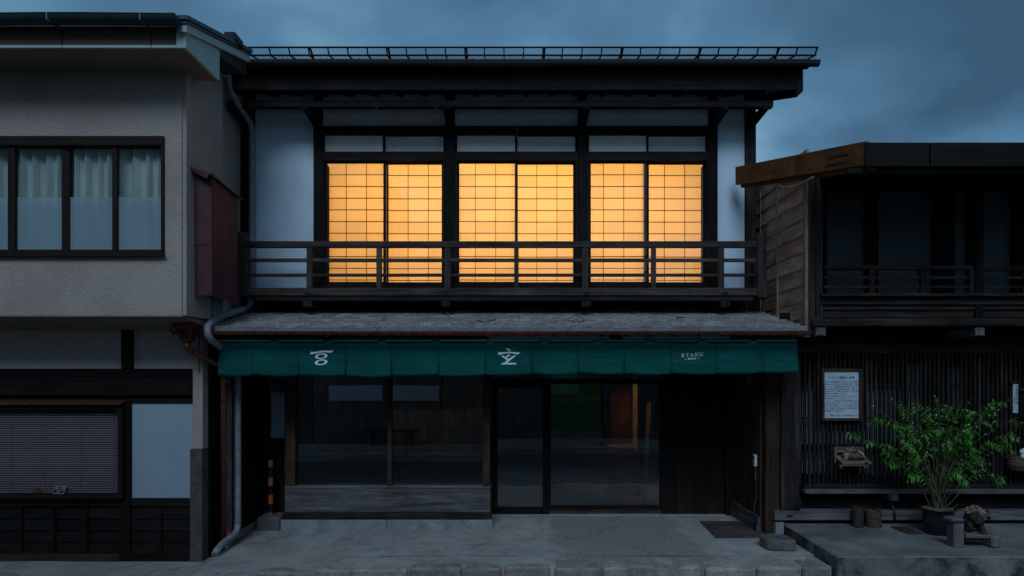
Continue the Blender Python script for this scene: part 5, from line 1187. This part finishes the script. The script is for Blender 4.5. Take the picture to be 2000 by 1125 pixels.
def sprig(pts_, r0, lsz, t_start, dens):
    n = len(pts_) - 1
    stems.tube(pts_, [r0 * (1 - .8 * i / n) + .0008 for i in range(n + 1)], 5, False)
    k = 0; t = t_start
    while t < 1:
        f = t * n; i = min(int(f), n - 1); p = pts_[i].lerp(pts_[i + 1], f - i); d = (pts_[i + 1] - pts_[i]).normalized()
        sd = d.cross(Vector((R.uniform(-1, 1), R.uniform(-1, 1), R.uniform(-.4, .4)))).normalized()
        ls = lsz * (1.12 - .58 * t) * R.uniform(.7, 1.25)
        for sg in (-1, 1):
            leaf(p, (sd * sg + d * .7 + Vector((0, -.25, 0))), ls, ls * .23, R.uniform(.15, .7))
        if R.random() < .11 and t > .5: blooms.lathe([(.003, -.006), (.009, 0), (.003, .006)], p + Vector((0, -.01, .01)), 6)
        t += dens * R.uniform(.7, 1.3); k += 1
tips = [(1700,792),(1712,815),(1735,775),(1758,800),(1778,788),(1800,795),(1815,810),(1832,785),(1845,800),(1862,790),(1880,782),(1898,778),(1905,805),(1925,792),(1945,785),(1960,795),(1975,775),(1985,842),(1990,815),(1705,860),(1722,885),(1745,850),(1965,860),(1950,880),(1790,830),(1850,830),(1890,835),(1920,840),(1760,855),(1825,845),(1870,850),(1780,880),(1910,880),(1840,870),(1660,850),(1742,905),(1935,905),(1780,935),(1965,935),(1812,955),(1880,930)]
for i, (a, b_) in enumerate(tips):
    yy = py_ + R.uniform(-.32, .30); tip = Vector((P(a, yy), yy, Q(b_, yy)))
    p0 = pc + Vector((R.uniform(-.07, .07), R.uniform(-.06, .06), .28))
    h = tip - p0; c1 = p0 + Vector((h.x * .22, h.y * .3, max(.22, h.z * .72))); n = 12
    if b_ > 900: c1 = p0 + Vector((h.x * .4, h.y * .5, h.z + .15))
    pts_ = []
    for k in range(n + 1):
        t = k / n; q = p0 * (1 - t) ** 2 + c1 * 2 * t * (1 - t) + tip * t * t
        q += Vector((noise.noise(Vector((i * 3.1, t * 3, 0))), noise.noise(Vector((i * 3.1, t * 3, 7))), noise.noise(Vector((i * 3.1, t * 3, 13))))) * .03 * t
        pts_.append(q)
    sprig(pts_, .0055, .082, .58 if b_ < 900 else .42, .066)
    for s_ in range(3):      # side twigs
        t = R.uniform(.50, .96); f = t * n; k = int(f); p = pts_[k]; d = (pts_[min(k + 1, n)] - pts_[k]).normalized()
        dd = (d + Vector((R.uniform(-1.3, 1.3), R.uniform(-.9, .7), R.uniform(-.35, .6)))).normalized(); ln = R.uniform(.12, .26)
        sprig([p + dd * ln * q / 5 - Vector((0, 0, .05 * (q / 5) ** 2)) for q in range(6)], .0022, .070, .15, .17)
for a, b_, rr_ in ((1886, 945, .007), (1870, 985, .006)):
    tip = Vector((P(a, py_ - .1), py_ - .1, Q(b_, py_ - .1))); p0 = pc + Vector((.02, -.03, .28)); stems.tube([p0.lerp(tip, k / 6) + Vector((0, 0, -.03 * math.sin(k / 6 * 3.1))) for k in range(7)], [rr_] * 7, 6, False)
stems.build('stem', M['twig'], pot); tag(leaves.build('foliage', M['leaf'], pot), kind='stuff'); tag(blooms.build('blossom', M['flower'], pot), kind='stuff')
# low bench with root planter
yq = -2.0; zq = .128
gb = thing('garden_bench', 'low rough wooden bench with posts of unequal height on the platform', 'bench', (P(1905, yq), yq, zq))
def wedge(a, b_, y0, y1_, z0, z1, nm, mt, bev=.008): return B(nm, M[mt], gb, P(a, y0), P(b_, y0), y0, y1_, z0, z1, bev)
tilt = .0
wedge(1863, 1884, -2.03, -1.90, zq, Q(1022, -2.03), 'post', 'grey_z'); wedge(1859.5, 1885.5, -2.05, -1.88, Q(1022, -2.05) + .001, Q(1013.5, -2.05), 'post_cap', 'grey_x', .012)
wedge(1938, 1957.5, -2.06, -1.95, zq, Q(1047, -2.06), 'post', 'grey_z', .022)
MB().hexa([(P(1884,-2.0),-2.02,zq+.10),(P(1938,-2.0),-2.02,zq+.10),(P(1938,-1.7),-1.72,zq+.10),(P(1876,-1.7),-1.72,zq+.10),(P(1884,-2.0),-2.02,zq+.135),(P(1938,-2.0),-2.02,zq+.135),(P(1938,-1.7),-1.72,zq+.135),(P(1876,-1.7),-1.72,zq+.135)]).build('seat', M['grey_x'], gb, bevel=.006)
wedge(1884.5, 1937.5, -1.98, -1.95, zq + .05, zq + .098, 'rail', 'old_x', .003)
for a in ((1868, 1015), (1874, 1017), (1878, 1014.5)):
    MB().lathe([(.007, .0), (.007, .004)], (P(a[0], -1.97), -1.97 + (1016 - a[1]) * .012, Q(1013.5, -2.05) - .002), 8).build('peg', M['black_plastic'], gb)
rp_ = thing('root_planter', 'dark gnarled root carved like a beast standing on the low bench', 'planter', (P(1902, -1.86), -1.86, zq + .135))
c = WL[rp_.name].copy(); m = MB()
def addb(*a, **k): b_ = blob(*a, **k); m.add(b_.v, b_.f, True)
addb(.0, .115, .03, .095, .085, .09, 16); addb(-.02, .165, -.05, .065, .065, .06, 14); addb(-.015, .135, -.095, .045, .045, .04, 12); addb(.07, .10, .03, .055, .08, .06, 12)
addb(-.06, .06, -.03, .035, .075, .04, 10); addb(.03, .045, -.09, .030, .060, .035, 10); addb(.085, .05, .03, .034, .065, .04, 10); addb(-.065, .05, .07, .035, .065, .04, 10); addb(.035, .012, -.11, .045, .016, .035, 10)
for v in m.v: v += Vector((noise.noise(v * 22), noise.noise(v * 22 + Vector((9, 0, 0))), noise.noise(v * 22 + Vector((0, 9, 0))))) * .012
for v in m.v: v.z = max(v.z, c.z + .002)
m.build('root_body', M['root'], rp_)
MB().tube([(c.x - .08, c.y - .02, c.z + .19), (c.x - .11, c.y - .03, c.z + .21), (c.x - .13, c.y - .04, c.z + .26)], [.012, .009, .004], 6).build('horn', M['root'], rp_)
fl = MB(); fw = MB(); fp_ = MB()
for i in range(170):
    t = R.uniform(0, 6.28); r_ = R.random() ** .6; q = c + Vector((.035 + .125 * r_ * math.cos(t), .03 + .08 * r_ * math.sin(t), .222 + .045 * (1 - r_ * r_) - .02 * r_ + R.uniform(-.012, .012) - .03 * max(0, math.cos(t)) * r_))
    kind = i % 5
    tgt = fp_ if kind in (0, 3) else (fw if kind in (1, 2) else fl)
    for k in range(5):
        a = k * 1.257 + R.random(); s_ = R.uniform(.011, .020); e1 = Vector((math.cos(a), math.sin(a) * .7, .35)) * s_; e2 = Vector((math.cos(a + .7), math.sin(a + .7) * .7, .4)) * s_ * .8
        tgt.add([q, q + e1, q + e1 * 1.0 + e2, q + e2], [(0, 1, 2, 3)])
tag(fl.build('leaf_cluster', M['leaf'], rp_), kind='stuff'); tag(fw.build('pale_leaf_cluster', simple('cream_green_leaf', (.50, .56, .42), .8), rp_), kind='stuff'); tag(fp_.build('pink_blossom', M['pink'], rp_), kind='stuff')
# block, mat, stone block, pole, coil, twigs
cy_ = -1.68
x0, x1 = P(1501, cy_), P(1558, cy_)
cbk = MB(); pts_ = [(x0,-1.62),(x0+.05,-1.68),(x1-.02,-1.69),(x1+.0,-1.62),(x1-.03,-1.37),(x1-.06,-1.36),(x0+.03,-1.36),(x0-.01,-1.40)]
cbk.prism_up(pts_, .0, .125)
tag(cbk.build('concrete_block', M['block'], bevel=.018, base=True), 'rough brown concrete block with a small slot beside the platform corner', 'block')
blk = bpy.data.objects['concrete_block']; WL[blk.name] = Vector(blk.location)
MB().box((x0 + x1) / 2 - .03, (x0 + x1) / 2 + .02, -1.54, -1.50, .10, .1265).build('slot', M['black_plastic'], blk)
mt_ = MB().hexa([(P(1398,-1.07),-1.08,.004),(P(1505,-1.07),-1.08,.004),(P(1478,-.2),-.20,.004),(P(1366,-.2),-.20,.004),(P(1398,-1.07),-1.08,.020),(P(1505,-1.07),-1.08,.020),(P(1478,-.2),-.20,.020),(P(1366,-.2),-.20,.020)])
tag(mt_.build('floor_mat', M['mat'], bevel=.003, base=True), 'thin brown board mat lying on the concrete at the right side of the entrance', 'mat')
sb_ = MB().box(P(503, -.25), P(549, -.25), -.30, .06, gz(-3.1, -.2) - .03, .085)
tag(sb_.build('stone_block', M['block'], bevel=.02, base=True), 'squared grey stone in the dark recess left of the show window', 'stone')
pol = thing('warning_pole', 'orange and black striped pole standing on the squared stone', 'pole', (P(529, -.1), -.10, .087))
zs = [Q(a, -.1) for a in (1008, 1000, 984, 966, 948, 932, 912, 898)]; zs[0] = .087
for i in range(7): MB().lathe([(.034, zs[i] - .087), (.034, zs[i + 1] - .087 - .0005)], WL[pol.name], 12).build('band', M['orange'] if i % 2 == 0 else M['black_plastic'], pol)
cl = thing('cable_coil', 'blue black cable hung in loops above the striped pole', 'cable', (P(526, .0), .08, Q(895, .08)))
cc_ = Vector((P(527, .05), .08, Q(877, .05)))
MB().tube([(cc_.x + (.125 - .012 * (t / 6.28)) * math.cos(t), cc_.y + .01 * math.sin(t * .5), cc_.z + (.115 + .008 * math.sin(t * .7)) * math.sin(t)) for t in [k * .3 for k in range(64)]], .006, 6).build('loop', M['cable'], cl)
MB().tube([(P(520, .05), .09, Q(772, .05)), (P(526, .05), .09, Q(790, .05)), (P(527, .05), .09, Q(830, .05)), (P(525, .05), .085, Q(856, .05))], .006, 6).build('lead', M['cable'], cl)
tw_l = ['dead leaf scrap on the board roof under the left window', 'twig lying on the board roof near its front edge', 'dead leaf spray on the board roof under the right window', 'thin dead twig on the board roof below the middle window']
for i, (a, b_, s_) in enumerate(((748, 624, .05), (945, 632, .16), (1326, 623, .11), (1130, 632, .18))):
    y = -1.5 + (641 - b_) / 34 * 1.5 * .85 - .1; x = P(a, y); z = lz(y) + .03; tw = MB()
    for k in range(5):
        p = Vector((x + R.uniform(-.3, .3) * s_, y + R.uniform(-.2, .2) * s_, z + .005)); tw.tube([p, p + Vector((R.uniform(-1, 1) * s_ * .7, R.uniform(-.3, .3) * s_, R.uniform(.0, .25) * s_))], .004, 4)
    tag(tw.build('twig', M['black_plastic'], base=True), tw_l[i], 'twig', 'scraps on the board roof')
x = P(867, 0); tag(MB().tube([(x, -.05, Q(597, 0)), (x + .03, -.2, lz(-.2) + .05), (x + .10, -.5, lz(-.5) + .035), (x + .17, -.85, lz(-.85) + .03)], .006, 6).build('loose_wire', M['pvc'], base=True), 'short loose wire trailing down the board roof from under the balcony', 'wire')
pl_ = MB().beam((P(1258, 1.2), 1.2, .0), (P(1268, 2.0), 2.0, 1.5), .07, .02)
tag(pl_.build('plank', M['dim_olive'], base=True), 'plank leaning inside the glass door right of the lit post', 'plank')
tm = thing('timber_stack', 'short squared timbers lit orange behind the glass door', 'timber', (P(1222, 1.9), 1.9, .0))
for k, (z0, z1, dx) in enumerate(((.0, .62, 0), (.62, .72, .05), (.721, .80, -.05))): B('timber', M['barge'], tm, P(1192, 1.9) + dx, P(1240, 1.9) + dx * .5, 1.72, 2.1, z0, z1, .006)

# fallen leaf scraps and grit along the edges
lf = MB()
for i in range(70):
    if i < 40: x, y = R.uniform(-3.2, 3.2), R.choice([R.uniform(-1.9, -1.7), R.uniform(-.75, .2), R.uniform(-1.7, -.7)]); z = gz(x, y) + .004
    else: x, y = R.uniform(3.5, 6.2), R.uniform(-2.3, -1.02); z = .146
    if -3 < x < -.25 and y > -.62: y = -.66
    if x > 3.0 and x < 3.45: x = 2.9
    a = R.uniform(0, 6.28); l = R.uniform(.008, .022); d = Vector((math.cos(a), math.sin(a), 0)) * l; e_ = Vector((-d.y, d.x, 0)) * .4; p = Vector((x, y, z + .003))
    lf.add([p - d, p + e_ + Vector((0, 0, .004)), p + d + Vector((0, 0, .003)), p - e_], [(0, 3, 2, 1)])
tag(lf.build('leaf_litter', M['basket'], base=True), kind='stuff')
